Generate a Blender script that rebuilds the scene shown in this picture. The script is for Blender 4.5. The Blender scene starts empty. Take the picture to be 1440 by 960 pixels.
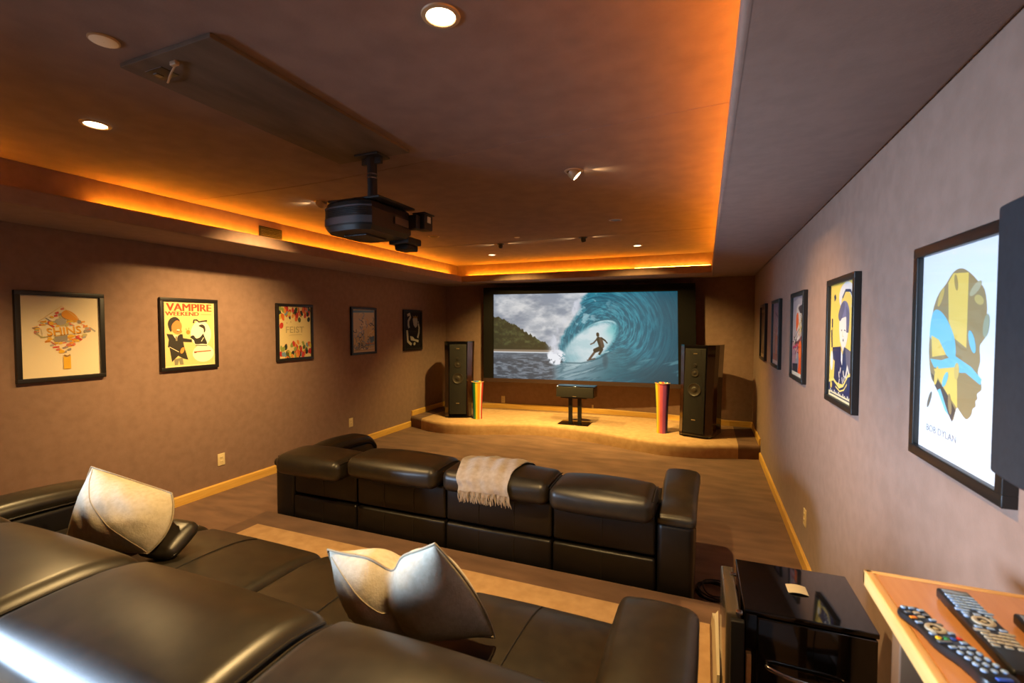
import bpy, math, random
import numpy as np
from mathutils import Vector, Matrix
from mathutils.geometry import tessellate_polygon

random.seed(4)
PI = math.pi
sc = bpy.context.scene
COL = sc.collection

# ------------------------------------------------------------------ helpers
def lin(c):
    return tuple((v / 12.92 if v <= .04045 else ((v + .055) / 1.055) ** 2.4) for v in c)

def rgb(r, g, b):
    return lin((r / 255, g / 255, b / 255))

def set_in(node, names, val):
    for n in names:
        if n in node.inputs:
            node.inputs[n].default_value = val
            return

def mat(name, color, rough=.6, metal=0., color2=None, nscale=8., ndetail=4., bump=0., bscale=200.,
        spec=.5, coat=0., coat_rough=.05, sheen=0., stretch=None, emit=None, estr=0., bdist=.002):
    m = bpy.data.materials.new(name)
    m.use_nodes = True
    nt = m.node_tree
    b = nt.nodes['Principled BSDF']
    b.inputs['Base Color'].default_value = (*color, 1)
    b.inputs['Roughness'].default_value = rough
    b.inputs['Metallic'].default_value = metal
    set_in(b, ['Specular IOR Level', 'Specular'], spec)
    set_in(b, ['Coat Weight'], coat)
    set_in(b, ['Coat Roughness'], coat_rough)
    set_in(b, ['Sheen Weight'], sheen)
    tc = None
    if color2 is not None or bump:
        tc = nt.nodes.new('ShaderNodeTexCoord')
        mp = nt.nodes.new('ShaderNodeMapping')
        if stretch:
            mp.inputs['Scale'].default_value = stretch
        nt.links.new(tc.outputs['Object'], mp.inputs['Vector'])
    if color2 is not None:
        n = nt.nodes.new('ShaderNodeTexNoise')
        n.inputs['Scale'].default_value = nscale
        n.inputs['Detail'].default_value = ndetail
        r = nt.nodes.new('ShaderNodeValToRGB')
        r.color_ramp.elements[0].position = .35
        r.color_ramp.elements[1].position = .65
        r.color_ramp.elements[0].color = (*color, 1)
        r.color_ramp.elements[1].color = (*color2, 1)
        nt.links.new(mp.outputs['Vector'], n.inputs['Vector'])
        nt.links.new(n.outputs['Fac'], r.inputs['Fac'])
        nt.links.new(r.outputs['Color'], b.inputs['Base Color'])
    if bump:
        n2 = nt.nodes.new('ShaderNodeTexNoise')
        n2.inputs['Scale'].default_value = bscale
        n2.inputs['Detail'].default_value = 3
        bp = nt.nodes.new('ShaderNodeBump')
        bp.inputs['Strength'].default_value = bump
        bp.inputs['Distance'].default_value = bdist
        nt.links.new(mp.outputs['Vector'], n2.inputs['Vector'])
        nt.links.new(n2.outputs['Fac'], bp.inputs['Height'])
        nt.links.new(bp.outputs['Normal'], b.inputs['Normal'])
    if emit is not None:
        b.inputs['Emission Color'].default_value = (*emit, 1)
        b.inputs['Emission Strength'].default_value = estr
    return m

def mat_vcol(name, rough=.5, emission=0., spec=.4):
    m = bpy.data.materials.new(name)
    m.use_nodes = True
    nt = m.node_tree
    b = nt.nodes['Principled BSDF']
    a = nt.nodes.new('ShaderNodeVertexColor')
    a.layer_name = 'Col'
    b.inputs['Roughness'].default_value = rough
    set_in(b, ['Specular IOR Level', 'Specular'], spec)
    if emission:
        b.inputs['Base Color'].default_value = (.02, .02, .02, 1)
        nt.links.new(a.outputs['Color'], b.inputs['Emission Color'])
        b.inputs['Emission Strength'].default_value = emission
    else:
        nt.links.new(a.outputs['Color'], b.inputs['Base Color'])
    return m

def mat_glass(name):
    m = bpy.data.materials.new(name)
    m.use_nodes = True
    nt = m.node_tree
    nt.nodes.remove(nt.nodes['Principled BSDF'])
    out = nt.nodes['Material Output']
    t = nt.nodes.new('ShaderNodeBsdfTransparent')
    g = nt.nodes.new('ShaderNodeBsdfGlossy')
    g.inputs['Roughness'].default_value = .02
    f = nt.nodes.new('ShaderNodeFresnel')
    f.inputs['IOR'].default_value = 1.22
    mx = nt.nodes.new('ShaderNodeMixShader')
    nt.links.new(f.outputs['Fac'], mx.inputs['Fac'])
    nt.links.new(t.outputs[0], mx.inputs[1])
    nt.links.new(g.outputs[0], mx.inputs[2])
    nt.links.new(mx.outputs[0], out.inputs['Surface'])
    return m

class MB:
    def __init__(s):
        s.v = []; s.f = []; s.mi = []; s.sm = []
    def add(s, vs, fs, mi=0, smooth=True, M=None):
        o = len(s.v)
        if M is not None:
            vs = [tuple(M @ Vector(p)) for p in vs]
        s.v += [tuple(p) for p in vs]
        for f in fs:
            s.f.append([o + i for i in f]); s.mi.append(mi); s.sm.append(smooth)
        return s
    def rbox(s, x0, x1, y0, y1, z0, z1, r=.004, seg=2, bulge=(0, 0, 0), n=(1, 1, 1), mi=0, fn=None, M=None):
        h = ((x1 - x0) / 2, (y1 - y0) / 2, (z1 - z0) / 2)
        c = ((x0 + x1) / 2, (y0 + y1) / 2, (z0 + z1) / 2)
        r = min(r, h[0] * .99, h[1] * .99, h[2] * .99)
        cs = []
        for a in range(3):
            inn = h[a] - r
            t = [inn + r * math.tan(math.radians(45 * k / seg)) for k in range(1, seg + 1)]
            mid = [-inn + 2 * inn * k / n[a] for k in range(n[a] + 1)]
            cs.append([-q for q in reversed(t)] + mid + t)
        idx = {}; vs = []; fs = []
        def vid(p):
            k = (round(p[0], 6), round(p[1], 6), round(p[2], 6))
            if k not in idx:
                idx[k] = len(vs); vs.append(p)
            return idx[k]
        for a in range(3):
            b, d = (a + 1) % 3, (a + 2) % 3
            for sg in (-1, 1):
                for i in range(len(cs[b]) - 1):
                    for j in range(len(cs[d]) - 1):
                        q = []
                        for (ii, jj) in ((i, j), (i + 1, j), (i + 1, j + 1), (i, j + 1)):
                            p = [0, 0, 0]
                            p[a] = sg * h[a]; p[b] = cs[b][ii]; p[d] = cs[d][jj]
                            q.append(vid(tuple(p)))
                        fs.append(q if sg > 0 else q[::-1])
        out = []
        for p in vs:
            q = [max(-(h[a] - r), min(h[a] - r, p[a])) for a in range(3)]
            dd = [p[a] - q[a] for a in range(3)]
            L = math.sqrt(sum(k * k for k in dd)) or 1
            p2 = [q[a] + dd[a] / L * r for a in range(3)]
            u = [p2[a] / h[a] for a in range(3)]
            p3 = list(p2)
            for a in range(3):
                if bulge[a]:
                    b, d = (a + 1) % 3, (a + 2) % 3
                    p3[a] += bulge[a] * u[a] * (1 - u[b] ** 2) * (1 - u[d] ** 2)
            p3 = [p3[a] + c[a] for a in range(3)]
            if fn:
                p3 = fn(*p3)
            out.append(p3)
        return s.add(out, fs, mi, True, M)
    def tube(s, pts, r, seg=8, mi=0, cap=True, M=None, radii=None, closed=False):
        P = [Vector(p) for p in pts]
        vs = []; fs = []
        n = len(P)
        up = None
        for i in range(n):
            a = P[i - 1] if (i > 0 or closed) else P[i]
            b = P[(i + 1) % n] if (i < n - 1 or closed) else P[i]
            t = (b - a)
            t = t.normalized() if t.length > 1e-9 else Vector((0, 0, 1))
            if up is None:
                up = Vector((0, 0, 1)) if abs(t.z) < .9 else Vector((1, 0, 0))
            x = t.cross(up)
            if x.length < 1e-6:
                x = t.cross(Vector((.3, .7, .2)))
            x.normalize()
            y = x.cross(t).normalized()
            up = y
            rr = radii[i] if radii else r
            for k in range(seg):
                an = 2 * PI * k / seg
                vs.append(tuple(P[i] + x * (rr * math.cos(an)) + y * (rr * math.sin(an))))
        m = n if closed else n - 1
        for i in range(m):
            for k in range(seg):
                k2 = (k + 1) % seg
                i2 = (i + 1) % n
                fs.append([i * seg + k, i2 * seg + k, i2 * seg + k2, i * seg + k2][::-1])
        if cap and not closed:
            fs.append(list(range(seg)))
            fs.append([(n - 1) * seg + k for k in range(seg)][::-1])
        return s.add(vs, fs, mi, True, M)
    def lathe(s, prof, seg=32, mi=0, M=None, cap=True):
        vs = []; fs = []
        for (r, z) in prof:
            for k in range(seg):
                a = 2 * PI * k / seg
                vs.append((r * math.cos(a), r * math.sin(a), z))
        for i in range(len(prof) - 1):
            for k in range(seg):
                k2 = (k + 1) % seg
                fs.append([i * seg + k, i * seg + k2, (i + 1) * seg + k2, (i + 1) * seg + k])
        if cap:
            fs.append(list(range(seg))[::-1])
            fs.append([(len(prof) - 1) * seg + k for k in range(seg)])
        return s.add(vs, fs, mi, True, M)
    def prism(s, poly, z0, z1, mi=0, M=None, top=None, smooth=False):
        n = len(poly)
        top = top or poly
        vs = [(x, y, z0) for x, y in poly] + [(x, y, z1) for x, y in top]
        fs = [list(range(n))[::-1], [n + i for i in range(n)]]
        for i in range(n):
            j = (i + 1) % n
            fs.append([i, j, n + j, n + i])
        return s.add(vs, fs, mi, smooth, M)
    def build(s, name, mats, parent=None, loc=None, rot=None, edge_split=True):
        me = bpy.data.meshes.new(name)
        me.from_pydata(s.v, [], s.f)
        if not isinstance(mats, (list, tuple)):
            mats = [mats]
        for m in mats:
            me.materials.append(m)
        me.polygons.foreach_set('material_index', s.mi)
        me.polygons.foreach_set('use_smooth', s.sm)
        me.update()
        o = bpy.data.objects.new(name, me)
        COL.objects.link(o)
        if parent is not None:
            o.parent = parent
        if loc:
            o.location = loc
        if rot:
            o.rotation_euler = rot
        if edge_split and any(s.sm):
            try:
                me.set_sharp_from_angle(angle=math.radians(42))
            except Exception:
                pass
        return o

def tag(o, label=None, cat=None, group=None, kind=None):
    if label: o['label'] = label
    if cat: o['category'] = cat
    if group: o['group'] = group
    if kind: o['kind'] = kind
    return o

def thing(name, label, cat, loc=(0, 0, 0), rotz=0., group=None, rot=None):
    o = bpy.data.objects.new(name, None)
    o.empty_display_size = .1
    COL.objects.link(o)
    o.location = loc
    o.rotation_euler = rot or (0, 0, rotz)
    return tag(o, label, cat, group)

def struct(name, mb, m, label=None):
    o = mb.build(name, m)
    o['kind'] = 'structure'
    if label: o['label'] = label
    return o

def copy_tree(o, parent=None):
    c = o.copy()
    COL.objects.link(c)
    if parent is not None:
        c.parent = parent
        c.matrix_parent_inverse = o.matrix_parent_inverse.copy()
    for ch in list(o.children):
        copy_tree(ch, c)
    return c

def catmull(P, n=8, closed=False):
    P = [Vector(p) for p in P]
    out = []
    m = len(P)
    for i in range(m if closed else m - 1):
        p1, p2 = P[i], P[(i + 1) % m]
        p0 = P[i - 1] if (i > 0 or closed) else p1
        p3 = P[(i + 2) % m] if (i + 2 < m or closed) else p2
        for k in range(n):
            t = k / n
            out.append(.5 * ((2 * p1) + (p2 - p0) * t + (2 * p0 - 5 * p1 + 4 * p2 - p3) * t * t + (3 * p1 - p0 - 3 * p2 + p3) * t ** 3))
    if not closed:
        out.append(P[-1])
    return out

# ------------------------------------------------------------------ materials
M_wall = mat('suede_wall', rgb(146, 118, 103), .9, color2=rgb(137, 110, 95), nscale=14, ndetail=8, bump=.25, bscale=120, spec=.15, sheen=.15)
M_ceil = mat('suede_ceiling', rgb(121, 96, 83), .9, color2=rgb(111, 87, 75), nscale=7, ndetail=8, bump=.25, bscale=90, spec=.15, sheen=.1)
M_panel = mat('suede_panel', rgb(100, 87, 75), .9, color2=rgb(80, 69, 59), nscale=6, ndetail=8, stretch=(1, .35, 1), bump=.2, bscale=90, spec=.15)
M_carpet = mat('brown_carpet', rgb(122, 92, 72), .95, color2=rgb(98, 72, 55), nscale=5.5, ndetail=9, bump=.6, bscale=260, spec=.1, sheen=.2, stretch=(.5, 1.6, 1))
M_cream = mat('cream_carpet', rgb(196, 160, 118), .95, color2=rgb(182, 146, 104), nscale=14, ndetail=8, bump=.6, bscale=320, spec=.1, sheen=.1)
M_oak = mat('oak_trim', rgb(228, 184, 96), .4, color2=rgb(216, 168, 80), nscale=5, stretch=(1, 1, 9), spec=.4)
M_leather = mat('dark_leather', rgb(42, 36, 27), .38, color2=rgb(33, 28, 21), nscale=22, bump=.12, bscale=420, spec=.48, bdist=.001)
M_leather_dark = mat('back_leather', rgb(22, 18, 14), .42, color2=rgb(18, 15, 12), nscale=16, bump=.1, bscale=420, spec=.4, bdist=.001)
M_pipe = mat('piping_leather', rgb(30, 25, 18), .45)
M_thread = mat('stitch_thread', rgb(120, 100, 66), .7)
M_linen = mat('linen', rgb(192, 182, 163), .9, color2=rgb(180, 169, 149), nscale=60, bump=.5, bscale=160, spec=.15, stretch=(1, 1, 1))
M_linen_seam = mat('linen_seam', rgb(150, 138, 116), .9)
M_wool = mat('throw_wool', rgb(172, 158, 143), .95, color2=rgb(158, 144, 128), nscale=40, bump=.5, bscale=260, spec=.1, sheen=.3)
M_black = mat('black_matte', rgb(17, 16, 15), .55)
M_frame = mat('black_wood_frame', rgb(26, 24, 22), .38, spec=.5)
M_gloss = mat('black_gloss', rgb(9, 9, 10), .06, spec=.6, coat=.5)
M_wood_gloss = mat('walnut_gloss', rgb(58, 32, 20), .16, color2=rgb(40, 21, 13), nscale=6, stretch=(9, 9, 1), coat=.6)
M_grille = mat('speaker_grille', rgb(32, 28, 21), .8, color2=rgb(24, 21, 16), nscale=90, stretch=(6, 6, .1))
M_driver = mat('driver_cone', rgb(52, 45, 35), .45)
M_brass = mat('logo_metal', rgb(150, 130, 96), .4, .6)
M_chrome = mat('chrome', rgb(205, 200, 195), .15, 1.)
M_steel = mat('dark_steel', rgb(62, 62, 64), .35, .6)
M_greyp = mat('projector_grey', rgb(74, 76, 82), .45)
M_white = mat('white_plastic', rgb(226, 214, 190), .5)
M_plate = mat('ivory_plate', rgb(226, 206, 158), .45)
M_rim = mat('light_trim', rgb(160, 130, 95), .4)
M_bulb = mat('bulb', rgb(255, 240, 215), .4, emit=(1., .78, .48), estr=30.)
M_bulb_dim = mat('bulb_far', rgb(255, 230, 190), .4, emit=(1., .75, .45), estr=9.)
M_off = mat('bulb_off', rgb(70, 55, 40), .3)
M_led = mat('cove_led', rgb(255, 190, 90), .5, emit=(1., .33, .012), estr=200.)
M_led_bright = mat('cove_led_near', rgb(255, 210, 130), .5, emit=(1., .38, .03), estr=90.)
M_wood = mat('cherry_top', rgb(206, 146, 94), .32, color2=rgb(196, 134, 82), nscale=5, stretch=(9, .8, 1), coat=.25, coat_rough=.15)
M_maple = mat('maple_edge', rgb(232, 188, 122), .4, color2=rgb(222, 174, 106), nscale=5, stretch=(1, 1, 12))
M_legw = mat('console_leg', rgb(112, 84, 60), .5)
M_cable = mat('cable_rubber', rgb(18, 15, 13), .5)
M_cableb = mat('beige_cable', rgb(150, 126, 100), .5)
M_cardw = mat('card_white', rgb(212, 198, 166), .6)
M_smoke = mat('smoked_panel', rgb(82, 72, 60), .22, coat=.4)
M_remote = mat('remote_black', rgb(26, 28, 32), .38)
M_btn = mat('remote_button', rgb(150, 178, 216), .45)
M_btn_tan = mat('remote_button_tan', rgb(176, 168, 148), .45)
M_btn_grey = mat('remote_button_grey', rgb(96, 104, 116), .45)
M_btn_r = mat('remote_red', rgb(200, 50, 40), .45)
M_btn_g = mat('remote_green', rgb(40, 140, 80), .45)
M_btn_y = mat('remote_yellow', rgb(230, 190, 40), .45)
M_btn_b = mat('remote_blue', rgb(50, 90, 200), .45)
M_btn_o = mat('remote_orange', rgb(240, 140, 40), .45)
M_lcd = mat('remote_display', rgb(120, 132, 150), .15)
M_spk = mat('wall_speaker_cloth', rgb(38, 39, 44), .8, color2=rgb(33, 34, 39), nscale=60, bump=.2, bscale=400)
M_print = mat_vcol('poster_print', .55)
M_vase = mat_vcol('vase_glaze', .3)
M_screen = mat_vcol('projected_picture', .8, emission=1.0, spec=.1)
M_glass = mat_glass('frame_glass')
M_velvet = mat('screen_velvet', rgb(14, 12, 11), .85, spec=.15)
M_screen_trim = mat('screen_lower_trim', rgb(48, 26, 17), .6)

# ------------------------------------------------------------------ room constants
XL, XR = -4.505, .658          # side walls
YF, YB = -2.3, 7.72            # rear (behind the camera) and screen wall
ZS, ZC, ZLIP = 2.395, 2.70, 2.50
LIPL, LIPR, LIPB, LIPF = -3.79, .07, 7.02, -1.5
CVL, CVR, CVB, CVF = -3.985, .26, 7.22, -1.7
RISE, RISEY, RISEX = .21, 2.675, -3.20
STG = .17

def back_y(x):
    t = (x + 1.75) / 2.1
    return YB + (.24 * (1 - t * t) if abs(t) < 1 else 0.)

# floor and walls
mb = MB(); mb.rbox(XL - .1, XR + .1, YF - .1, YB + .45, -.1, 0, .002)
struct('floor', mb, M_carpet)
WY0, WY1, WZ0, WZ1 = -2.2, -.40, .70, 1.90      # daylight window in the left wall, behind the camera
mb = MB()
mb.rbox(XL - .12, XL, WY1, YB + .4, 0, ZC + .1, .001); mb.rbox(XL - .12, XL, YF - .1, WY0, 0, ZC + .1, .001)
mb.rbox(XL - .12, XL, WY0, WY1, 0, WZ0, .001); mb.rbox(XL - .12, XL, WY0, WY1, WZ1, ZC + .1, .001)
struct('wall_left', mb, M_wall)
mb = MB(); mb.rbox(XR, XR + .12, YF - .1, YB + .4, 0, ZC + .1, .002)
struct('wall_right', mb, M_wall)
mb = MB()
xs = [XL] + [-3.85 + k * 4.2 / 40 for k in range(41)] + [XR]
vs = []
for x in xs:
    vs += [(x, back_y(x), 0), (x, back_y(x), ZC + .1), (x, YB + .4, ZC + .1), (x, YB + .4, 0)]
fs = []
for i in range(len(xs) - 1):
    a, b = 4 * i, 4 * i + 4
    for k in range(4):
        k2 = (k + 1) % 4
        fs.append([a + k, b + k, b + k2, a + k2])
mb.add(vs, fs, 0, True)
struct('wall_back', mb, M_wall)
# rear wall behind the camera, window frame
mb = MB(); mb.rbox(XL - .1, XR + .1, YF - .12, YF, 0, ZC + .1, .001)
struct('wall_rear', mb, M_wall)
mb = MB()
ym = (WY0 + WY1) / 2
for (a, b, c, d) in ((WY0, WY0 + .05, WZ0, WZ1), (WY1 - .05, WY1, WZ0, WZ1), (WY0, WY1, WZ0, WZ0 + .05), (WY0, WY1, WZ1 - .05, WZ1), (ym - .02, ym + .02, WZ0, WZ1)):
    mb.rbox(XL - .09, XL - .03, a, b, c, d, .004)
wf = struct('window_1', mb, M_white)
mb = MB(); mb.rbox(XL - .065, XL - .06, WY0 + .04, WY1 - .04, WZ0 + .04, WZ1 - .04, .001)
mb.build('pane', M_glass, wf)

# ceiling: tray slab, cove sides, lowered soffit with an upturned lip
mb = MB(); mb.rbox(XL - .1, XR + .1, YF - .1, YB + .4, ZC, ZC + .1, .002)
struct('ceiling', mb, M_ceil)
def soffit(name, x0, x1, y0, y1, lip, rr=.03):
    mb = MB()
    mb.rbox(x0, x1, y0, y1, ZS, ZS + .025, .012)
    ax, p, q = lip      # lip runs along ax between p and q
    if ax == 'x+': mb.rbox(x1 - .035, x1, p, q, ZS, ZLIP, rr, seg=4)
    if ax == 'x-': mb.rbox(x0, x0 + .035, p, q, ZS, ZLIP, rr, seg=4)
    if ax == 'y-': mb.rbox(p, q, y0, y0 + .035, ZS, ZLIP, .012, seg=3)
    if ax == 'y+': mb.rbox(p, q, y1 - .035, y1, ZS, ZLIP, .012, seg=3)
    return struct(name, mb, M_wall)
soffit('ceiling_soffit_left', XL, LIPL, YF, YB + .1, ('x+', LIPF, LIPB), .014)
soffit('ceiling_soffit_right', LIPR, XR, YF, YB + .1, ('x-', LIPF, LIPB), .017)
soffit('ceiling_soffit_back', LIPL - .02, LIPR + .02, LIPB, YB + .3, ('y-', LIPL, LIPR))
soffit('ceiling_soffit_rear', LIPL - .02, LIPR + .02, YF, LIPF, ('y+', LIPL, LIPR))
mb = MB()
mb.rbox(CVL - .03, CVL, CVF, CVB, ZS + .01, ZC, .002)
mb.rbox(CVR, CVR + .03, CVF, CVB, ZS + .01, ZC, .002)
mb.rbox(CVL, CVR, CVB, CVB + .03, ZS + .01, ZC, .002)
mb.rbox(CVL, CVR, CVF - .03, CVF, ZS + .01, ZC, .002)
struct('trim_1', mb, M_wall)
# fabric seams across the tray
mb = MB()
for (ya, yb_) in ((2.62, 2.40), (5.35, 5.42)):
    pts = catmull([(CVL, ya, ZC), (-2.6, ya + .02, ZC), (-1.2, (ya + yb_) / 2, ZC), (CVR, yb_, ZC)], 8)
    mb.tube([(p.x, p.y, ZC + .001) for p in pts], .0035, 6)
struct('trim_2', mb, M_ceil)

# riser platform under the back row, with rug inlay
mb = MB(); mb.rbox(RISEX, XR, YF, RISEY, 0, RISE, .014, seg=3)
struct('floor_platform', mb, M_carpet)
mb = MB(); mb.rbox(-3.03, .040, -1.2, 2.455, RISE, RISE + .010, .004)
rug = mb.build('area_rug', M_cream)
tag(rug, 'long cream area rug on the raised platform under the nearest sofa', 'rug')

# stage
SF = [(-4.62, 6.60), (-4.36, 6.50), (-3.85, 6.31), (-3.375, 6.36), (-2.9, 6.56), (-2.4, 6.73), (-1.9, 6.72), (-1.29, 6.56), (-.8, 6.38), (-.45, 6.30), (-.04, 6.34), (.38, 6.49), (.8, 6.62)]
SFc = catmull([(x, y, 0) for x, y in SF], 10)
def stage_front(x):
    for a, b in zip(SFc, SFc[1:]):
        if a.x <= x <= b.x:
            return a.y + (b.y - a.y) * (x - a.x) / max(1e-6, b.x - a.x)
    return SF[-1][1]
def stage_sec(name, xa, xb, m):
    mb = MB()
    n = max(3, int((xb - xa) / .05))
    vs = []; fs = []
    prof = [(0, 0), (0, .05), (0, .125), (.006, .147), (.02, .163), (.045, STG)]
    for i in range(n + 1):
        x = xa + (xb - xa) * i / n
        f = stage_front(x)
        for (dy, z) in prof:
            vs.append((x, f + dy, z))
        vs.append((x, back_y(x) + .005, STG)); vs.append((x, back_y(x) + .005, 0))
    w = len(prof) + 2
    for i in range(n):
        for k in range(w):
            k2 = (k + 1) % w
            fs.append([i * w + k, (i + 1) * w + k, (i + 1) * w + k2, i * w + k2])
    fs.append(list(range(w))); fs.append([n * w + k for k in range(w)][::-1])
    mb.add(vs, fs, 0, True)
    return struct(name, mb, m)
stage_sec('floor_stage', -4.23, .40, M_cream)
stage_sec('floor_stage_side', XL, -4.23, M_carpet)
stage_sec('floor_stage_corner', .40, XR, M_carpet)

# baseboards
def bboard(name, pts, z0, h=.085, t=.018):
    """pts: polyline on the wall, room side to the right of travel"""
    mb = MB()
    P = [Vector((x, y, 0)) for x, y in pts]
    vs = []; fs = []
    for i, p in enumerate(P):
        a = P[max(0, i - 1)]; b = P[min(len(P) - 1, i + 1)]
        d = (b - a).normalized(); nrm = Vector((d.y, -d.x, 0))
        for (o, z) in ((0, z0), (0, z0 + h), (t * .55, z0 + h), (t, z0 + h - .012), (t, z0)):
            q = p + nrm * o
            vs.append((q.x, q.y, z))
    for i in range(len(P) - 1):
        for k in range(5):
            k2 = (k + 1) % 5
            fs.append([i * 5 + k, i * 5 + k2, (i + 1) * 5 + k2, (i + 1) * 5 + k])
    fs.append([0, 1, 2, 3, 4][::-1]); fs.append([(len(P) - 1) * 5 + k for k in range(5)])
    mb.add(vs, fs, 0, False)
    return struct(name, mb, M_oak)
bboard('baseboard_left', [(XL, YF), (XL, stage_front(XL) - .002)], 0, .09)
bboard('baseboard_stage_left', [(XL, stage_front(XL) + .02), (XL, YB)], STG, .085)
bboard('baseboard_back', [(x, back_y(x)) for x in xs], STG, .085)
bboard('baseboard_stage_right', [(XR, YB), (XR, stage_front(XR) + .02)], STG, .085)
bboard('baseboard_right', [(XR, stage_front(XR) - .002), (XR, RISEY + .005)], 0, .09)

# ------------------------------------------------------------------ screen
def noise2(n, seed, oct=5, ax=1., ay=1.):
    """value noise function of (x,y) arrays"""
    rs = np.random.RandomState(seed)
    T = rs.rand(256, 256)
    def f(x, y):
        out = 0; amp = 1; tot = 0
        fx, fy = x * n * ax, y * n * ay
        for _ in range(oct):
            xi = np.floor(fx).astype(int); yi = np.floor(fy).astype(int)
            tx = fx - xi; ty = fy - yi
            tx = tx * tx * (3 - 2 * tx); ty = ty * ty * (3 - 2 * ty)
            g = lambda a, b: T[a % 256, b % 256]
            v = (g(xi, yi) * (1 - tx) + g(xi + 1, yi) * tx) * (1 - ty) + (g(xi, yi + 1) * (1 - tx) + g(xi + 1, yi + 1) * tx) * ty
            out = out + v * amp; tot += amp; amp *= .55; fx = fx * 2.03; fy = fy * 2.03
        return out / tot
    return f
def sstep(a, b, x):
    t = np.clip((x - a) / (b - a), 0, 1)
    return t * t * (3 - 2 * t)
def mixc(a, b, t):
    return a * (1 - t[..., None]) + b * t[..., None]
NU, NV = 470, 212
U, V = np.meshgrid(np.linspace(0, 1, NU), np.linspace(0, 1, NV))
U = U * 7.1 / ((1 - U) * 8.1 + U * 7.1)      # the far side of the picture is compressed as in the projected frame
X, Y = U * 2.22, V
C = lambda r, g, b: np.array([r, g, b], float)
n1 = noise2(3, 1, 6); n2 = noise2(6, 2, 6); n3 = noise2(26, 3, 4)
cl = n1(X, Y * 2.2)
img = mixc(np.ones_like(U)[..., None] * C(132, 142, 158), C(206, 208, 212), sstep(.34, .68, cl + .10 * V))
img = mixc(img, C(108, 120, 138), sstep(.46, .72, n2(X + 3, Y * 1.9)) * .6 * (1 - V * .9))
hill_top = np.interp(U, [0, .04, .1, .15, .2, .25, .29, .32, .36], [.27, .29, .36, .415, .49, .55, .595, .635, .66])
hill_top = hill_top - .06 * (n3(U * 3.5, U * 0) - .35)
hn = n3(X, Y * 1.3); hn2 = n2(X * 2, Y * 2)
hill_c = mixc(np.ones_like(U)[..., None] * C(26, 32, 24), C(70, 78, 50), sstep(.40, .75, hn * .6 + hn2 * .4))
hill_c = mixc(hill_c, C(30, 32, 26), sstep(.56, .66, V))
img = mixc(img, hill_c, sstep(-.002, .006, V - hill_top) * (U < .37))
img = mixc(img, C(128, 112, 96), sstep(.652, .656, V) * (V < .7))
img = mixc(img, C(206, 212, 218), sstep(.676, .682, V) * (V < .7))
rip = noise2(16, 5, 5, 1., 4.2)(X, Y)
sea = mixc(np.ones_like(U)[..., None] * C(54, 66, 80), C(112, 124, 138), sstep(.38, .72, rip))
sea = mixc(sea, C(92, 106, 122), np.clip(1 - (V - .69) / .1, 0, 1) * .6)
img = mixc(img, sea, sstep(.688, .694, V))
# the wave
cx, cy = .625, .46
dx, dy = (U - cx) * 2.22, (V - cy)
rad = np.sqrt((dx * 1.0) ** 2 + (dy * 1.12) ** 2)
ang = np.arctan2(dy, dx)
sw = noise2(11, 7, 6, .42, 1.)(ang * 1.1 + 9 + rad * .9, rad * 6.5 + ang * .55 + 9)
sw2 = noise2(26, 21, 4, .30, 1.)(ang * 1.1 + 5 + rad, rad * 7 + ang * .6 + 3)
edge = np.interp(V, [0, .12, .25, .4, .5, .6, .7, .78, .84, 1.0], [.50, .465, .435, .395, .365, .35, .355, .37, .36, .33])
edge = edge + .03 * (n2(Y * 2 + 4, X * 0) - .5) + .015 * (n3(X, Y) - .5)
inw = sstep(-.010, .018, U - edge)
inner = np.clip(1.12 - rad * 1.35, 0, 1)
wv = mixc(np.ones_like(U)[..., None] * C(10, 88, 112), C(36, 134, 156), sstep(.30, .75, sw) * np.clip(1.2 - rad * .9, 0, 1))
wv = mixc(wv, C(96, 180, 196), sstep(.42, .78, sw * .6 + sw2 * .4) * inner * .75)
wv = mixc(wv, C(8, 70, 92), sstep(.50, .72, sw2) * .35 * (1 - .5 * inner))
wv = mixc(wv, C(16, 66, 84), sstep(.80, 1.0, U) * .55 + 0 * V)
wv = mixc(wv, C(12, 60, 76), sstep(.62, 1.0, V) * sstep(.55, .9, U) * .85)
st = noise2(5, 11, 5, 1., 4.)(X * .9 + Y * .8, Y + X * .22)
wv = mixc(wv, C(110, 158, 168), sstep(.56, .70, st) * sstep(.6, .8, V) * sstep(.6, .75, U) * .55)
# top left sheet and falling lip spray
wv = mixc(wv, C(206, 222, 230), sstep(.5, .66, n2(X * 1.6 + V * .8, (Y - X * .5) * 2.2)) * sstep(.27, .05, U - edge) * sstep(.72, .3, V) * .55)
img = mixc(img, wv, inw * sstep(.90, .80, V - .18 * sstep(.42, .6, U) * 1.0))
# smooth face of the wave in front
face = mixc(np.ones_like(U)[..., None] * C(120, 152, 166), C(20, 84, 100), sstep(.42, .78, U + .25 * (V - .8)))
ff = noise2(5, 15, 5, .8, 5.)(X * .8 - Y * .25, Y + X * .32)
face = mixc(face, C(34, 80, 98), sstep(.44, .66, ff) * .7)
face = mixc(face, C(200, 222, 228), sstep(.60, .72, ff) * sstep(.75, .5, U) * .5)
low = np.interp(U, [0, .33, .4, .47, .53, .58, .63, .68, .8, 1], [1.2, .79, .80, .80, .77, .725, .66, .60, .66, .86])
img = mixc(img, face, sstep(0, .015, V - low) * sstep(.86, .52, U - .12 * (V - .7)) * sstep(.30, .36, U))
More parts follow.
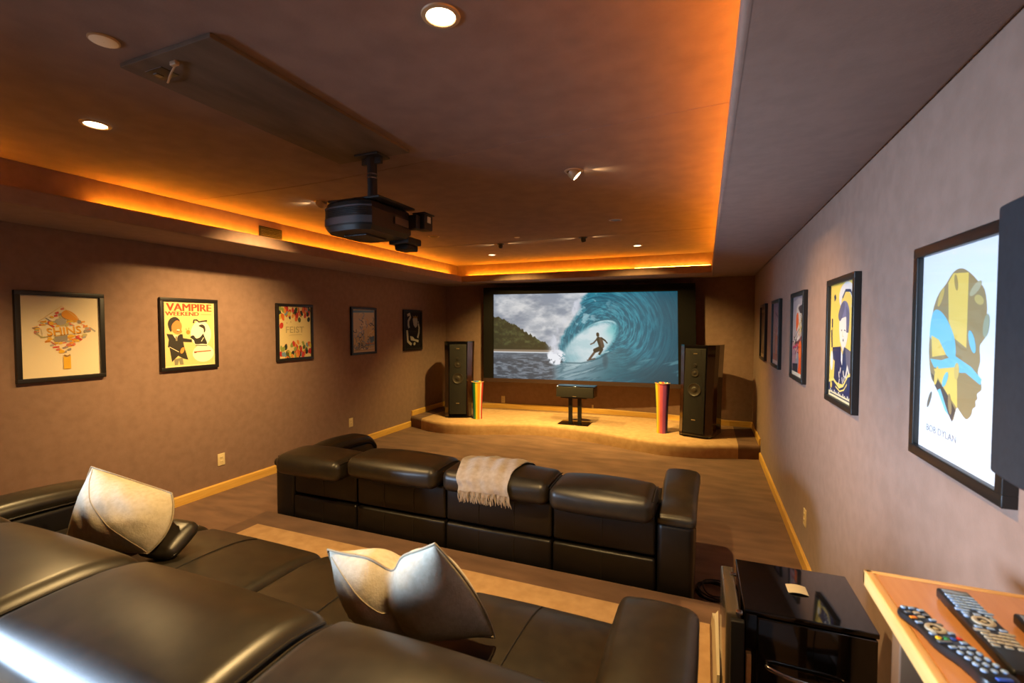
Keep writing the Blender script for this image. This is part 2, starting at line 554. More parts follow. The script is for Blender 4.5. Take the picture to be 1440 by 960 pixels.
# bright mouth of the barrel (tilted ellipse)
ex, ey = (U - .515) * 2.22, V - .585
ca, sa = math.cos(-.58), math.sin(-.58)
a1, b1 = ex * ca + ey * sa, -ex * sa + ey * ca
a1w = a1 / np.where(a1 > 0, .40, .40); q = np.sqrt(a1w ** 2 + (b1 / .185) ** 2)
mouth = sstep(1.10, .78, q + .10 * (sw2 - .5)) * (.62 + .38 * sstep(-.42, -.05, a1)) * (1 - .0 * q)
mist = n2(X * 1.4 + 2, Y * 2)
mc = mixc(np.ones_like(U)[..., None] * C(200, 216, 222), C(164, 198, 206), sstep(.36, .7, mist) * .7)
mc = mixc(mc, C(92, 186, 190), sstep(.15, .4, a1) * sstep(-.02, .05, b1 + .05) * .8)
img = mixc(img, mc, mouth * inw)
rim_ = np.exp(-((q - 1.06) / .05) ** 2) * sstep(-.05, .25, a1)
img = mixc(img, C(20, 92, 112), rim_ * .75)
img = mixc(img, C(216, 236, 240), np.exp(-((q - 1.0) / .035) ** 2) * sstep(.0, .3, a1) * sstep(.05, -.08, b1) * .7)
img = mixc(img, C(46, 84, 100), np.exp(-((V - low) / .008) ** 2) * sstep(.36, .4, U) * sstep(.66, .6, U) * .8)
# foam and spray
sp = n3(X * .8, Y)
foam = sstep(.45, .6, sp + .3 * np.clip(1 - ((U - .335) / .05) ** 2 - ((V - .74) / .12) ** 2, -1, 1))
img = mixc(img, C(228, 232, 240), foam * sstep(1.1, .6, ((U - .335) / .055) ** 2 + ((V - .735) / .10) ** 2))
img = mixc(img, C(206, 210, 222), sstep(.42, .62, n2(X * 1.5, Y * .8 + 5)) * np.exp(-((U - edge + .025) / .028) ** 2) * (V < .7) * .9)
# surfer
def cap(p, q_, r, c, im):
    p = np.array(p) * [2.22, 1]; q_ = np.array(q_) * [2.22, 1]
    d = q_ - p
    t = np.clip(((X - p[0]) * d[0] + (Y - p[1]) * d[1]) / (d @ d), 0, 1)
    dist = np.hypot(X - p[0] - t * d[0], Y - p[1] - t * d[1])
    return mixc(im, c, sstep(r + .004, r - .004, dist))
dk = C(44, 38, 36); sk = C(84, 66, 58)
for p, q_, r, c in (((.505, .765), (.545, .745), .008, C(70, 70, 74)), ((.56, .70), (.62, .66), .007, C(150, 190, 196)),
                    ((.516, .75), (.548, .66), .013, sk), ((.548, .66), (.578, .635), .018, dk), ((.545, .65), (.585, .61), .02, dk), ((.585, .64), (.57, .69), .013, dk),
                    ((.565, .52), (.578, .60), .024, dk), ((.578, .52), (.588, .60), .02, sk), ((.558, .52), (.540, .565), .008, dk), ((.540, .565), (.523, .582), .007, sk),
                    ((.582, .51), (.602, .54), .009, dk), ((.602, .54), (.612, .565), .007, dk), ((.561, .465), (.562, .48), .017, C(50, 38, 32))):
    img = cap(p, q_, r, c, img)
img = mixc(img, C(40, 70, 86), np.clip(1.1 - ((U - .602) / .018) ** 2 - ((V - .77) / .10) ** 2, 0, 1) * .6)
img = np.clip(img / 255, 0, 1)
lim = np.where(img <= .04045, img / 12.92, ((img + .055) / 1.055) ** 2.4)

# corners of the picture: slight concave bow of the curved screen
P_TL, P_TR, P_BL, P_BR = Vector((-3.37, 7.39, 2.200)), Vector((-.398, 7.565, 2.192)), Vector((-3.372, 7.39, .767)), Vector((-.369, 7.565, .780))
def scr(u, v, off=0.):
    p = (P_TL * (1 - u) + P_TR * u) * (1 - v) + (P_BL * (1 - u) + P_BR * u) * v
    bow = .03 * (1 - (2 * u - 1) ** 2)
    return (p.x, p.y + bow + off, p.z)
scrn = thing('projection_screen', 'huge black framed projection screen showing a surfer inside a wave', 'screen', (-1.88, 7.5, .7))
mb = MB()
vs = [scr(u, v) for v in np.linspace(0, 1, NV) for u in np.linspace(0, 1, NU)]
fs = [[j * NU + i, (j + 1) * NU + i, (j + 1) * NU + i + 1, j * NU + i + 1] for j in range(NV - 1) for i in range(NU - 1)]
mb.add(vs, fs, 0, True)
def child_at_world(o, parent):
    o.parent = parent
    o.matrix_parent_inverse = (Matrix.Translation(parent.location) @ parent.rotation_euler.to_matrix().to_4x4()).inverted()
    return o
pic = mb.build('picture', M_screen, edge_split=False)
ca_ = pic.data.color_attributes.new('Col', 'FLOAT_COLOR', 'POINT')
buf = np.ones((NU * NV, 4), np.float32); buf[:, :3] = lim.reshape(-1, 3)
ca_.data.foreach_set('color', buf.ravel())
child_at_world(pic, scrn)
pic['label'] = 'projected picture of a surfer riding a curling teal wave'
def border(name, u0, u1, v0, v1, m, d0=-.03, d1=.05):
    mb = MB(); N = 24
    vs = []; fs = []
    for i in range(N + 1):
        u = u0 + (u1 - u0) * i / N
        for (v, o) in ((v0, d0), (v1, d0), (v1, d1), (v0, d1)):
            vs.append(scr(u, v, o))
    for i in range(N):
        for k in range(4):
            k2 = (k + 1) % 4
            fs.append([i * 4 + k, (i + 1) * 4 + k, (i + 1) * 4 + k2, i * 4 + k2][::-1])
    fs.append([0, 1, 2, 3][::-1]); fs.append([N * 4 + k for k in range(4)])
    mb.add(vs, fs, 0, False)
    return child_at_world(mb.build(name, m), scrn)
border('frame_rail', -.058, 1.085, -.082, -.001, M_velvet)
border('frame_rail', -.058, 1.085, 1.001, 1.045, M_screen_trim)
border('frame_stile', -.058, -.001, -.002, 1.002, M_velvet)
border('frame_stile', 1.001, 1.085, -.002, 1.002, M_velvet)
mb = MB()
N = 20; vs = []; fs = []
for i in range(N + 1):
    u = -.05 + 1.125 * i / N
    a = scr(u, -.07, .03); b = scr(u, 1.03, .03)
    yb_ = max(back_y(a[0]) + .004, a[1] + .03)
    vs += [a, b, (b[0], yb_, b[2]), (a[0], yb_, a[2])]
for i in range(N):
    for k in range(4):
        k2 = (k + 1) % 4
        fs.append([i * 4 + k, (i + 1) * 4 + k, (i + 1) * 4 + k2, i * 4 + k2][::-1])
fs.append([0, 1, 2, 3][::-1]); fs.append([N * 4 + k for k in range(4)])
mb.add(vs, fs, 0, False)
child_at_world(mb.build('screen_backing', M_velvet), scrn)

# ------------------------------------------------------------------ posters
class Canvas:
    """flat printed sheet: coloured shapes stacked in hair-thin layers, coordinates u 0..1 right, v 0..1 down"""
    def __init__(s, w, h, bg):
        s.w, s.h = w, h
        s.v = []; s.f = []; s.c = []; s.k = 0
        s.poly([(0, 0), (1, 0), (1, 1), (0, 1)], bg)
    def _add(s, pts, tris, col):
        o = len(s.v)
        z = s.k * .00004; s.k += 1
        s.v += [((u - .5) * s.w, (.5 - v) * s.h, z) for u, v in pts]
        for t in tris:
            a, b, c = [Vector(s.v[o + i]) for i in t]
            t = list(t)
            if (b - a).cross(c - a).z < 0: t = t[::-1]
            s.f.append([o + i for i in t]); s.c.append(rgb(*col))
    def poly(s, pts, col):
        tr = tessellate_polygon([[Vector((u, v, 0)) for u, v in pts]])
        s._add(pts, tr, col)
    def blob(s, pts, col, n=5):
        s.poly([(p.x, p.y) for p in catmull([(u, v, 0) for u, v in pts], n, True)], col)
    def ell(s, cu, cv, ru, rv, col, rot=0., n=20):
        asp = s.w / s.h
        P = []
        for k in range(n):
            a = 2 * PI * k / n
            x, y = ru * math.cos(a), rv / asp * math.sin(a)
            P.append((cu + x * math.cos(rot) - y * math.sin(rot), cv + (x * math.sin(rot) + y * math.cos(rot)) * asp))
        s.poly(P, col)
    def line(s, pts, wd, col):
        asp = s.w / s.h
        P = [Vector((u, v / asp)) for u, v in pts]
        L = []; R_ = []
        for i, p in enumerate(P):
            d = (P[min(i + 1, len(P) - 1)] - P[max(i - 1, 0)]).normalized()
            n = Vector((-d.y, d.x)) * wd / 2
            L.append(p + n); R_.append(p - n)
        for i in range(len(P) - 1):
            s.poly([(q.x, q.y * asp) for q in (L[i], L[i + 1], R_[i + 1], R_[i])], col); s.k -= 1
        s.k += 1
    def text(s, txt, cu, cv, wu, hv, col, rot=0., bold=0.):
        cd = bpy.data.curves.new('t', 'FONT'); cd.body = txt; cd.align_x = 'CENTER'
        cd.offset = bold; cd.resolution_u = 3
        ob = bpy.data.objects.new('t', cd); COL.objects.link(ob)
        dg = bpy.context.evaluated_depsgraph_get()
        ev = ob.evaluated_get(dg); me = ev.to_mesh()
        co = [(v.co.x, v.co.y) for v in me.vertices]
        me.calc_loop_triangles()
        tr = [tuple(t.vertices) for t in me.loop_triangles]
        ev.to_mesh_clear()
        bpy.data.objects.remove(ob); bpy.data.curves.remove(cd)
        x0 = min(c[0] for c in co); x1 = max(c[0] for c in co); y0 = min(c[1] for c in co); y1 = max(c[1] for c in co)
        asp = s.w / s.h
        P = []
        for x, y in co:
            a = ((x - x0) / (x1 - x0) - .5) * wu; b = (.5 - (y - y0) / (y1 - y0)) * hv / asp
            P.append((cu + a * math.cos(rot) - b * math.sin(rot), cv + (a * math.sin(rot) + b * math.cos(rot)) * asp))
        s._add(P, tr, col)
    def build(s, parent, loc, lab):
        me = bpy.data.meshes.new('print')
        me.from_pydata(s.v, [], s.f)
        me.materials.append(M_print)
        ca = me.color_attributes.new('Col', 'FLOAT_COLOR', 'CORNER')
        cols = []
        for p, c in zip(me.polygons, s.c):
            for _ in p.loop_indices: cols += [*c, 1.]
        ca.data.foreach_set('color', cols)
        me.update()
        o = bpy.data.objects.new('print', me); COL.objects.link(o)
        o.parent = parent; o.location = loc
        o['label'] = lab
        return o

FW, FH, FB, FD = .535, .665, .032, .03
PW, PH = FW - 2 * FB, FH - 2 * FB
def poster(side, y, canvas, label, plab, zc=1.594, group=None):
    # local frame: x right, y up, z out of the wall
    if side == 'L':
        M = Matrix(((0, 0, 1), (1, 0, 0), (0, 1, 0))).to_4x4(); x = XL
    else:
        M = Matrix(((0, 0, -1), (-1, 0, 0), (0, 1, 0))).to_4x4(); x = XR
    t = thing('framed_poster', label, 'poster', (x, y, zc), rot=M.to_euler(), group=group)
    mb = MB()
    w, h, b = FW / 2, FH / 2, FB
    mb.rbox(-w, w, h - b, h, 0, FD, .003); mb.rbox(-w, w, -h, -h + b, 0, FD, .003)
    mb.rbox(-w, -w + b, -h + b - .002, h - b + .002, 0, FD, .003); mb.rbox(w - b, w, -h + b - .002, h - b + .002, 0, FD, .003)
    mb.rbox(-w + .01, w - .01, -h + .01, h - .01, 0, .012, .001)
    mb.build('frame', M_frame, t)
    canvas.build(t, (0, 0, .013), plab)
    mb = MB(); mb.add([(-PW / 2, -PH / 2, .021), (PW / 2, -PH / 2, .021), (PW / 2, PH / 2, .021), (-PW / 2, PH / 2, .021)], [[0, 1, 2, 3]], 0, False)
    mb.build('glass', M_glass, t)
    return t

YEL, RED, GRY, ORG = (232, 178, 44), (206, 70, 50), (168, 160, 150), (226, 150, 40)
# --- left 1
c = Canvas(PW, PH, (238, 220, 186))
rs = random.Random(11)
dia = [(.515, .12), (.94, .43), (.54, .735), (.075, .42)]
def in_dia(u, v):
    return abs(u - .515) / .42 + abs(v - .427) / .305 < .95
for _ in range(420):
    u, v = rs.uniform(.08, .93), rs.uniform(.13, .73)
    if not in_dia(u, v) or (.22 < u < .76 and .37 < v < .49): continue
    col = rs.choice([YEL, RED, GRY, ORG, (190, 176, 120), (216, 120, 90), YEL, (150, 140, 130)])
    sl = -.07 if rs.random() < .7 else .6
    k = rs.random()
    if k < .45: c.line([(u - rs.uniform(.02, .05), v - sl * .04), (u + rs.uniform(.02, .05), v + sl * .04)], rs.uniform(.012, .028), col)
    elif k < .75: c.ell(u, v, rs.uniform(.016, .04), rs.uniform(.014, .026), col, rs.uniform(-.4, .4), 10)
    else: c.poly([(u - .025, v), (u + .02, v - .015), (u + .025, v + .012), (u - .02, v + .02)], col)
c.blob([(.5, .2), (.56, .17), (.64, .2), (.7, .26), (.69, .3), (.58, .29), (.5, .25)], ORG)
c.blob([(.42, .29), (.5, .27), (.55, .3), (.54, .34), (.46, .36), (.42, .33)], GRY)
c.poly([(.4, .5), (.56, .485), (.56, .555), (.4, .57)], (150, 140, 128))
c.line([(.2, .32), (.5, .12), (.73, .3)], .008, (226, 190, 120))
c.poly([(.24, .40), (.77, .36), (.77, .46), (.25, .50)], (238, 220, 186))
c.text('SHINS', .525, .436, .44, .095, (150, 92, 24), -.09, .012)
c.text('SHINS', .52, .428, .44, .095, (226, 160, 30), -.09, .012)
c.line([(.51, .735), (.55, .75), (.59, .735)], .02, (150, 110, 40))
c.poly([(.5, .745), (.545, .765), (.595, .745), (.595, .91), (.5, .91)], YEL)
poster('L', 2.005, c, 'black framed cream poster with yellow diamond-shaped road sign art', 'cream print of a yellow diamond sign on a post')
# --- left 2
c = Canvas(PW, PH, (240, 226, 160))
c.poly([(.02, .02), (.98, .02), (.98, .98), (.02, .98)], (236, 208, 140))
RD = (198, 66, 34); DKG = (52, 48, 42)
for k in (-.006, 0, .006, .011): c.text('VAMPIRE', .5 + k, .085, .88, .115, RD)
for k in (-.005, 0, .005): c.text('WEEKEND', .36 + k, .185, .64, .06, RD)
c.line([(.72, .19), (.94, .19)], .012, (190, 150, 100))
c.ell(.72, .5, .21, .21, (250, 244, 222)); c.ell(.76, .81, .22, .14, (248, 240, 214))
c.line([(.57, .785), (.92, .775)], .022, (206, 84, 40)); c.line([(.57, .797), (.62, .795)], .016, DKG)
c.blob([(.08, .33), (.13, .26), (.22, .235), (.29, .27), (.3, .32), (.2, .33), (.14, .46), (.1, .42)], DKG)
c.blob([(.16, .35), (.24, .29), (.31, .31), (.34, .37), (.33, .43), (.34, .47), (.27, .5), (.19, .48), (.15, .43)], (232, 140, 74))
c.ell(.27, .435, .03, .012, (250, 244, 220)); c.ell(.26, .45, .02, .008, DKG)
c.poly([(.05, .49), (.16, .5), (.22, .56), (.3, .5), (.35, .5), (.36, .56), (.53, .585), (.53, .63), (.36, .62), (.38, .7), (.45, .9), (.36, .88), (.26, .83), (.14, .92), (.1, .7), (.07, .69), (.09, .58)], DKG)
c.poly([(.17, .51), (.26, .52), (.24, .6)], (248, 236, 206)); c.poly([(.21, .53), (.25, .53), (.25, .6), (.22, .6)], (150, 140, 110))
c.line([(.1, .69), (.27, .77)], .012, (240, 226, 190)); c.ell(.34, .75, .035, .05, (232, 150, 70), .4)
c.poly([(.18, .88), (.34, .86), (.36, .97), (.29, .97), (.27, .9), (.25, .97), (.19, .97)], (138, 132, 104))
c.ell(.46, .47, .04, .035, (232, 140, 60)); c.line([(.43, .44), (.42, .41)], .012, (232, 140, 60)); c.line([(.47, .43), (.48, .4)], .012, (232, 140, 60))
c.blob([(.5, .55), (.56, .52), (.62, .57), (.7, .55), (.76, .5), (.79, .55), (.84, .66), (.74, .66), (.6, .66), (.57, .6)], DKG)
c.line([(.57, .33), (.58, .28), (.64, .28), (.68, .31), (.75, .3), (.85, .29)], .032, DKG)
c.blob([(.67, .37), (.74, .35), (.8, .38), (.81, .45), (.78, .48), (.77, .42), (.71, .39)], DKG)
c.line([(.72, .62), (.77, .56)], .014, (240, 230, 200)); c.line([(.6, .68), (.84, .69)], .02, (120, 110, 96))
poster('L', 2.96, c, 'black framed cream poster with red lettering and a man in dark coat', 'cream print of a dark-coated man under red lettering')
# --- left 3
c = Canvas(PW, PH, (232, 210, 150))
rs = random.Random(3)
pal = [(190, 50, 40), (220, 110, 50), (86, 96, 52), (212, 190, 70), (60, 64, 48), (200, 60, 50), (226, 150, 60), (150, 160, 80), (122, 150, 170), (40, 50, 40)]
for top in (1, 0):
    for _ in range(60):
        u = rs.uniform(.02, .98); d = abs(rs.gauss(0, .13))
        lim_ = .27 - .1 * math.sin(u * 6) if top else .28
        if d > lim_: continue
        v = d + .03 if top else .97 - d
        c.ell(u, min(.965, max(.035, v)), rs.uniform(.03, .05), rs.uniform(.045, .065), rs.choice(pal), rs.uniform(-.5, .5), 14)
c.ell(.08, .37, .055, .06, (196, 60, 44), .3)
c.text('FEIST', .49, .45, .56, .12, (150, 134, 96), 0, 0.); c.text('FEIST', .49, .45, .55, .11, (196, 178, 130), 0, -.02)
c.line([(.3, .555), (.7, .55)], .008, (180, 160, 112))
for u, v in ((.36, .3), (.24, .32), (.6, .29), (.7, .7)): c.ell(u, v, .012, .014, (190, 150, 100))
poster('L', 4.19, c, 'black framed pale poster with red and green balloons top and bottom', 'pale print with clusters of coloured ovals')
# --- left 4
c = Canvas(PW, PH, (226, 198, 148))
rs = random.Random(8)
c.line([(.03, .05), (.97, .03)], .07, (110, 140, 156))
for i in range(58):
    u, v = rs.uniform(.08, .92), rs.uniform(.12, .86)
    col = rs.choice([(136, 156, 168), (120, 132, 138), (240, 220, 172), (230, 186, 110), (150, 172, 182), (110, 110, 106), (240, 220, 172)])
    a = rs.choice([.785, -.785, 1.5, 0, 2.3])
    P = [(u, v)]
    for k in range(3):
        u2 = P[-1][0] + .085 * math.cos(a); v2 = P[-1][1] + .07 * math.sin(a)
        P.append((min(.97, max(.03, u2)), min(.93, max(.08, v2)))); a += rs.choice([.785, -.785, 1.57])
    c.line(P, rs.uniform(.02, .036), col)
for k in range(4): c.line([(.12 + .05 * k, .95), (.38, .7 + .06 * k), (.6 - .04 * k, .9)], .018, (90, 96, 100))
c.poly([(.75, .66), (.97, .62), (.97, .75), (.8, .78)], (112, 140, 160))
for k in range(3): c.line([(.55, .8 + .04 * k), (.96, .8 + .04 * k)], .022, [(206, 120, 84), (112, 140, 156), (206, 176, 110)][k])
c.line([(.05, .95), (.95, .95)], .02, (206, 170, 110))
poster('L', 5.405, c, 'black framed tan and grey-blue poster of maze-like interlocking shapes', 'tan print of interlocking grey-blue shapes')
# --- left 5
c = Canvas(PW, PH, (22, 20, 18))
BN = (196, 190, 170)
c.line([(.18, .1), (.32, .06), (.36, .14), (.24, .25), (.24, .36), (.28, .44)], .10, BN)
c.poly([(.5, .2), (.56, .13), (.76, .13), (.8, .22), (.76, .4), (.66, .44), (.55, .36)], BN)
c.poly([(.54, .17), (.52, .1), (.6, .14), (.66, .09), (.72, .14), (.8, .1), (.78, .17)], (170, 128, 60))
c.line([(.84, .32), (.9, .44), (.88, .58), (.8, .72)], .085, BN)
c.line([(.16, .5), (.18, .66), (.2, .8), (.42, .9)], .10, BN)
c.poly([(.34, .66), (.5, .68), (.62, .75), (.86, .78), (.84, .85), (.6, .8), (.38, .78)], BN)
c.line([(.25, .52), (.72, .54)], .02, (70, 60, 46)); c.line([(.3, .57), (.68, .58)], .014, (60, 52, 42))
c.ell(.6, .88, .07, .04, BN, -.4); c.ell(.84, .28, .03, .03, BN)
poster('L', 6.615, c, 'black framed black poster with white bone shapes, nearest the screen', 'black print of scattered white bone shapes')

# --- right 1 (nearest)
c = Canvas(PW, PH, (240, 242, 246))
TAN = (166, 140, 96); BLU = (134, 200, 222); YE = (244, 206, 104); BRN = (92, 74, 62)
head = [(.16, .62), (.12, .5), (.13, .38), (.17, .27), (.24, .2), (.33, .16), (.42, .11), (.52, .10), (.62, .13), (.70, .17), (.77, .21), (.80, .29), (.79, .36), (.80, .40), (.76, .43), (.74, .45), (.75, .51), (.73, .56), (.765, .60), (.77, .63), (.73, .65), (.735, .67), (.715, .685), (.72, .705), (.69, .72), (.675, .75), (.62, .775), (.54, .745), (.51, .74), (.46, .81), (.37, .73), (.3, .66), (.22, .65)]
c.blob(head, TAN, 3)
c.poly([(.36, .155), (.42, .115), (.60, .125), (.60, .46), (.46, .42), (.38, .34)], YE)
c.blob([(.13, .42), (.15, .31), (.22, .28), (.34, .32), (.46, .42), (.47, .52), (.36, .5), (.26, .44)], BLU)
c.poly([(.15, .41), (.26, .43), (.36, .5), (.17, .52)], YE)
c.poly([(.14, .53), (.3, .53), (.47, .5), (.66, .54), (.77, .585), (.76, .61), (.60, .57), (.45, .58), (.2, .57)], BLU)
c.poly([(.2, .58), (.5, .55), (.52, .74), (.4, .69), (.26, .62)], YE)
c.poly([(.16, .6), (.26, .63), (.38, .68), (.5, .75), (.46, .81), (.37, .75), (.22, .66)], BRN)
c.poly([(.26, .68), (.3, .67), (.42, .785), (.37, .77)], BLU)
for (u, v, a, b, r, col) in ((.27, .22, .025, .055, .6, (214, 180, 96)), (.68, .2, .07, .02, -.5, (190, 178, 140)), (.72, .25, .05, .02, .3, (206, 180, 110)), (.66, .43, .03, .055, -.5, BLU), (.46, .16, .02, .04, -.3, (180, 150, 90)), (.24, .61, .025, .05, .3, YE), (.36, .62, .025, .045, .6, BLU), (.43, .73, .022, .05, -.2, TAN), (.15, .74, .018, .05, .5, (120, 110, 92)), (.5, .57, .03, .04, .1, (222, 190, 110)), (.8, .36, .03, .05, .2, (170, 170, 140))):
    c.ell(u, v, a, b, col, r, 14)
c.text('BOB DYLAN', .32, .885, .40, .034, (140, 140, 142))
c.line([(.54, .895), (.86, .925)], .016, (236, 228, 208)); c.line([(.54, .915), (.86, .94)], .01, (238, 232, 216))
poster('R', 1.67, c, 'nearest poster on right wall, white with a patchwork head profile', 'white print of a tan, yellow and blue head profile')
# --- right 2
c = Canvas(PW, PH, (236, 206, 100))
NV_ = (40, 44, 84); SKN = (236, 226, 214); GR2 = (104, 96, 110)
c.ell(.66, .12, .3, .12, (226, 224, 226)); c.ell(.66, .17, .2, .09, (236, 206, 100)); c.line([(.5, .13), (.62, .07), (.8, .08), (.93, .15)], .03, NV_)
c.poly([(.14, .1), (.2, .08), (.24, .12), (.17, .15)], NV_)
c.blob([(.42, .24), (.52, .16), (.68, .17), (.78, .25), (.76, .4), (.6, .36), (.46, .3)], (122, 118, 150))
c.blob([(.40, .32), (.52, .3), (.7, .3), (.74, .42), (.70, .5), (.62, .55), (.48, .52), (.42, .45)], SKN)
c.blob([(.35, .26), (.48, .17), (.6, .18), (.55, .26), (.45, .32), (.37, .31)], (96, 92, 122))
c.poly([(.66, .2), (.78, .26), (.77, .42), (.68, .42)], (96, 92, 122))
c.line([(.48, .405), (.52, .4)], .014, (60, 60, 70)); c.line([(.6, .4), (.65, .405)], .014, (60, 60, 70)); c.ell(.57, .485, .02, .012, (50, 50, 60)); c.line([(.55, .41), (.54, .45), (.58, .455)], .01, (230, 200, 90))
c.poly([(.12, .56), (.48, .54), (.54, .62), (.62, .54), (.97, .58), (.97, .86), (.2, .86), (.24, .68), (.14, .66)], NV_)
c.poly([(.66, .55), (.97, .58), (.97, .76), (.72, .74)], GR2)
c.poly([(.48, .52), (.64, .52), (.57, .58)], SKN); c.poly([(.5, .57), (.56, .62), (.55, .7), (.5, .66)], (240, 240, 236))
c.line([(.09, .3), (.09, .38)], .05, NV_); c.line([(.07, .4), (.1, .56)], .05, NV_); c.ell(.1, .68, .06, .09, (230, 228, 232))
for k, (u, v) in enumerate(((.42, .76), (.5, .72), (.6, .74), (.46, .82), (.56, .8), (.66, .78))): c.line([(u, v), (u + .03 * (-1) ** k, v + .05)], .022, SKN)
c.line([(.7, .8), (.76, .7), (.84, .78)], .05, SKN)
wave_ = [(0, .86), (.2, .83), (.45, .88), (.62, .85), (.78, .76), (1, .72), (1, 1), (0, 1)]
c.poly(wave_, (240, 216, 120)); c.poly([(u, min(1, v + .025)) for u, v in wave_], NV_)
c.line([(.3, .9), (.48, .925), (.64, .9), (.76, .84)], .016, (240, 216, 120)); c.ell(.1, .9, .04, .03, (236, 206, 100))
for k in range(14): c.line([(.08 + .06 * k, .955), (.08 + .06 * k, .935 + .01 * (k % 3))], .03, (230, 226, 214))
c.poly([(0, .955), (1, .955), (1, 1), (0, 1)], (226, 214, 170)); c.line([(.06, .975), (.94, .975)], .014, NV_)
for k in range(7): c.line([(.88, .26 + .03 * k), (.93, .265 + .03 * k)], .02, (110, 104, 100))
poster('R', 2.87, c, 'black framed yellow and navy poster of a man in suit, right wall', 'yellow print of a man in a navy suit above a navy wave')
# --- right 3
c = Canvas(PW, PH, (150, 146, 156))
NB = (40, 46, 62); OR = (230, 96, 44); PK = (210, 150, 150)
c.poly([(0, .06), (.5, .02), (.95, .06), (.9, .5), (.3, .5), (0, .7)], (178, 172, 180))
c.blob([(.35, .14), (.6, .1), (.75, .2), (.7, .45), (.45, .5), (.36, .35)], (222, 214, 206))
c.blob([(.3, .26), (.44, .2), (.52, .3), (.5, .42), (.38, .45), (.3, .38)], OR)
c.blob([(.48, .14), (.8, .12), (.92, .25), (.8, .24), (.6, .2)], NB)
rs = random.Random(5)
for k in range(16): c.line([(rs.uniform(0, .5), rs.uniform(.4, .8)), (rs.uniform(.5, 1), rs.uniform(.35, .7))], rs.uniform(.02, .05), rs.choice([NB, (230, 226, 220), (84, 92, 104), PK, (104, 40, 66), (70, 84, 104)]))
for k in range(10): c.line([(rs.uniform(.55, .95), rs.uniform(.2, .5)), (rs.uniform(.55, .95), rs.uniform(.2, .5))], .025, rs.choice([(232, 226, 214), (200, 170, 80), NB, (96, 126, 110)]))
c.blob([(0, .62), (.2, .6), (.3, .75), (.25, .95), (0, .92)], (178, 140, 150)); c.line([(.06, .66), (.5, .6)], .04, (180, 60, 100))
c.blob([(.55, .62), (.72, .55), (.85, .66), (.8, .78), (.92, .95), (.55, .96), (.6, .8)], OR); c.ell(.68, .7, .06, .07, (240, 140, 70))
c.poly([(.05, .86), (.5, .84), (.5, .96), (.05, .96)], NB)
c.poly([(0, .955), (1, .955), (1, 1), (0, 1)], (222, 216, 200))
poster('R', 4.09, c, 'black framed grey poster with two orange figures on right wall', 'grey print with two orange shapes')
# --- right 4
c = Canvas(PW, PH, (132, 122, 146))
for k in range(26): c.line([(rs.uniform(.1, .9), rs.uniform(.02, .85)), (rs.uniform(.1, .9), rs.uniform(.02, .85))], rs.uniform(.02, .06), rs.choice([(156, 84, 92), (112, 104, 140), (172, 160, 180), (90, 84, 120), (200, 120, 100), (150, 140, 166)]))
c.ell(.55, .68, .12, .16, (196, 96, 76)); c.ell(.55, .68, .06, .1, (150, 130, 160))
for k in range(4): c.line([(.08, .84 + .025 * k), (.92, .84 + .025 * k)], .02, (150, 60, 80))
c.poly([(0, .94), (1, .94), (1, 1), (0, 1)], (206, 196, 200))
poster('R', 5.27, c, 'black framed lilac poster with red streaks on right wall', 'lilac print with crossing red streaks')
# --- right 5
c = Canvas(PW, PH, (46, 40, 36))
c.poly([(.06, .05), (.94, .05), (.94, .11), (.06, .11)], (126, 110, 96)); c.blob([(.3, .5), (.55, .45), (.7, .6), (.6, .78), (.35, .78)], (82, 72, 66)); c.ell(.5, .62, .07, .09, (132, 122, 112))
c.line([(.1, .86), (.9, .86)], .02, (90, 80, 70)); c.poly([(0, .93), (1, .93), (1, 1), (0, 1)], (150, 134, 112))
poster('R', 6.38, c, 'black framed dark brown poster farthest along right wall', 'dark brown print with a grey shape')

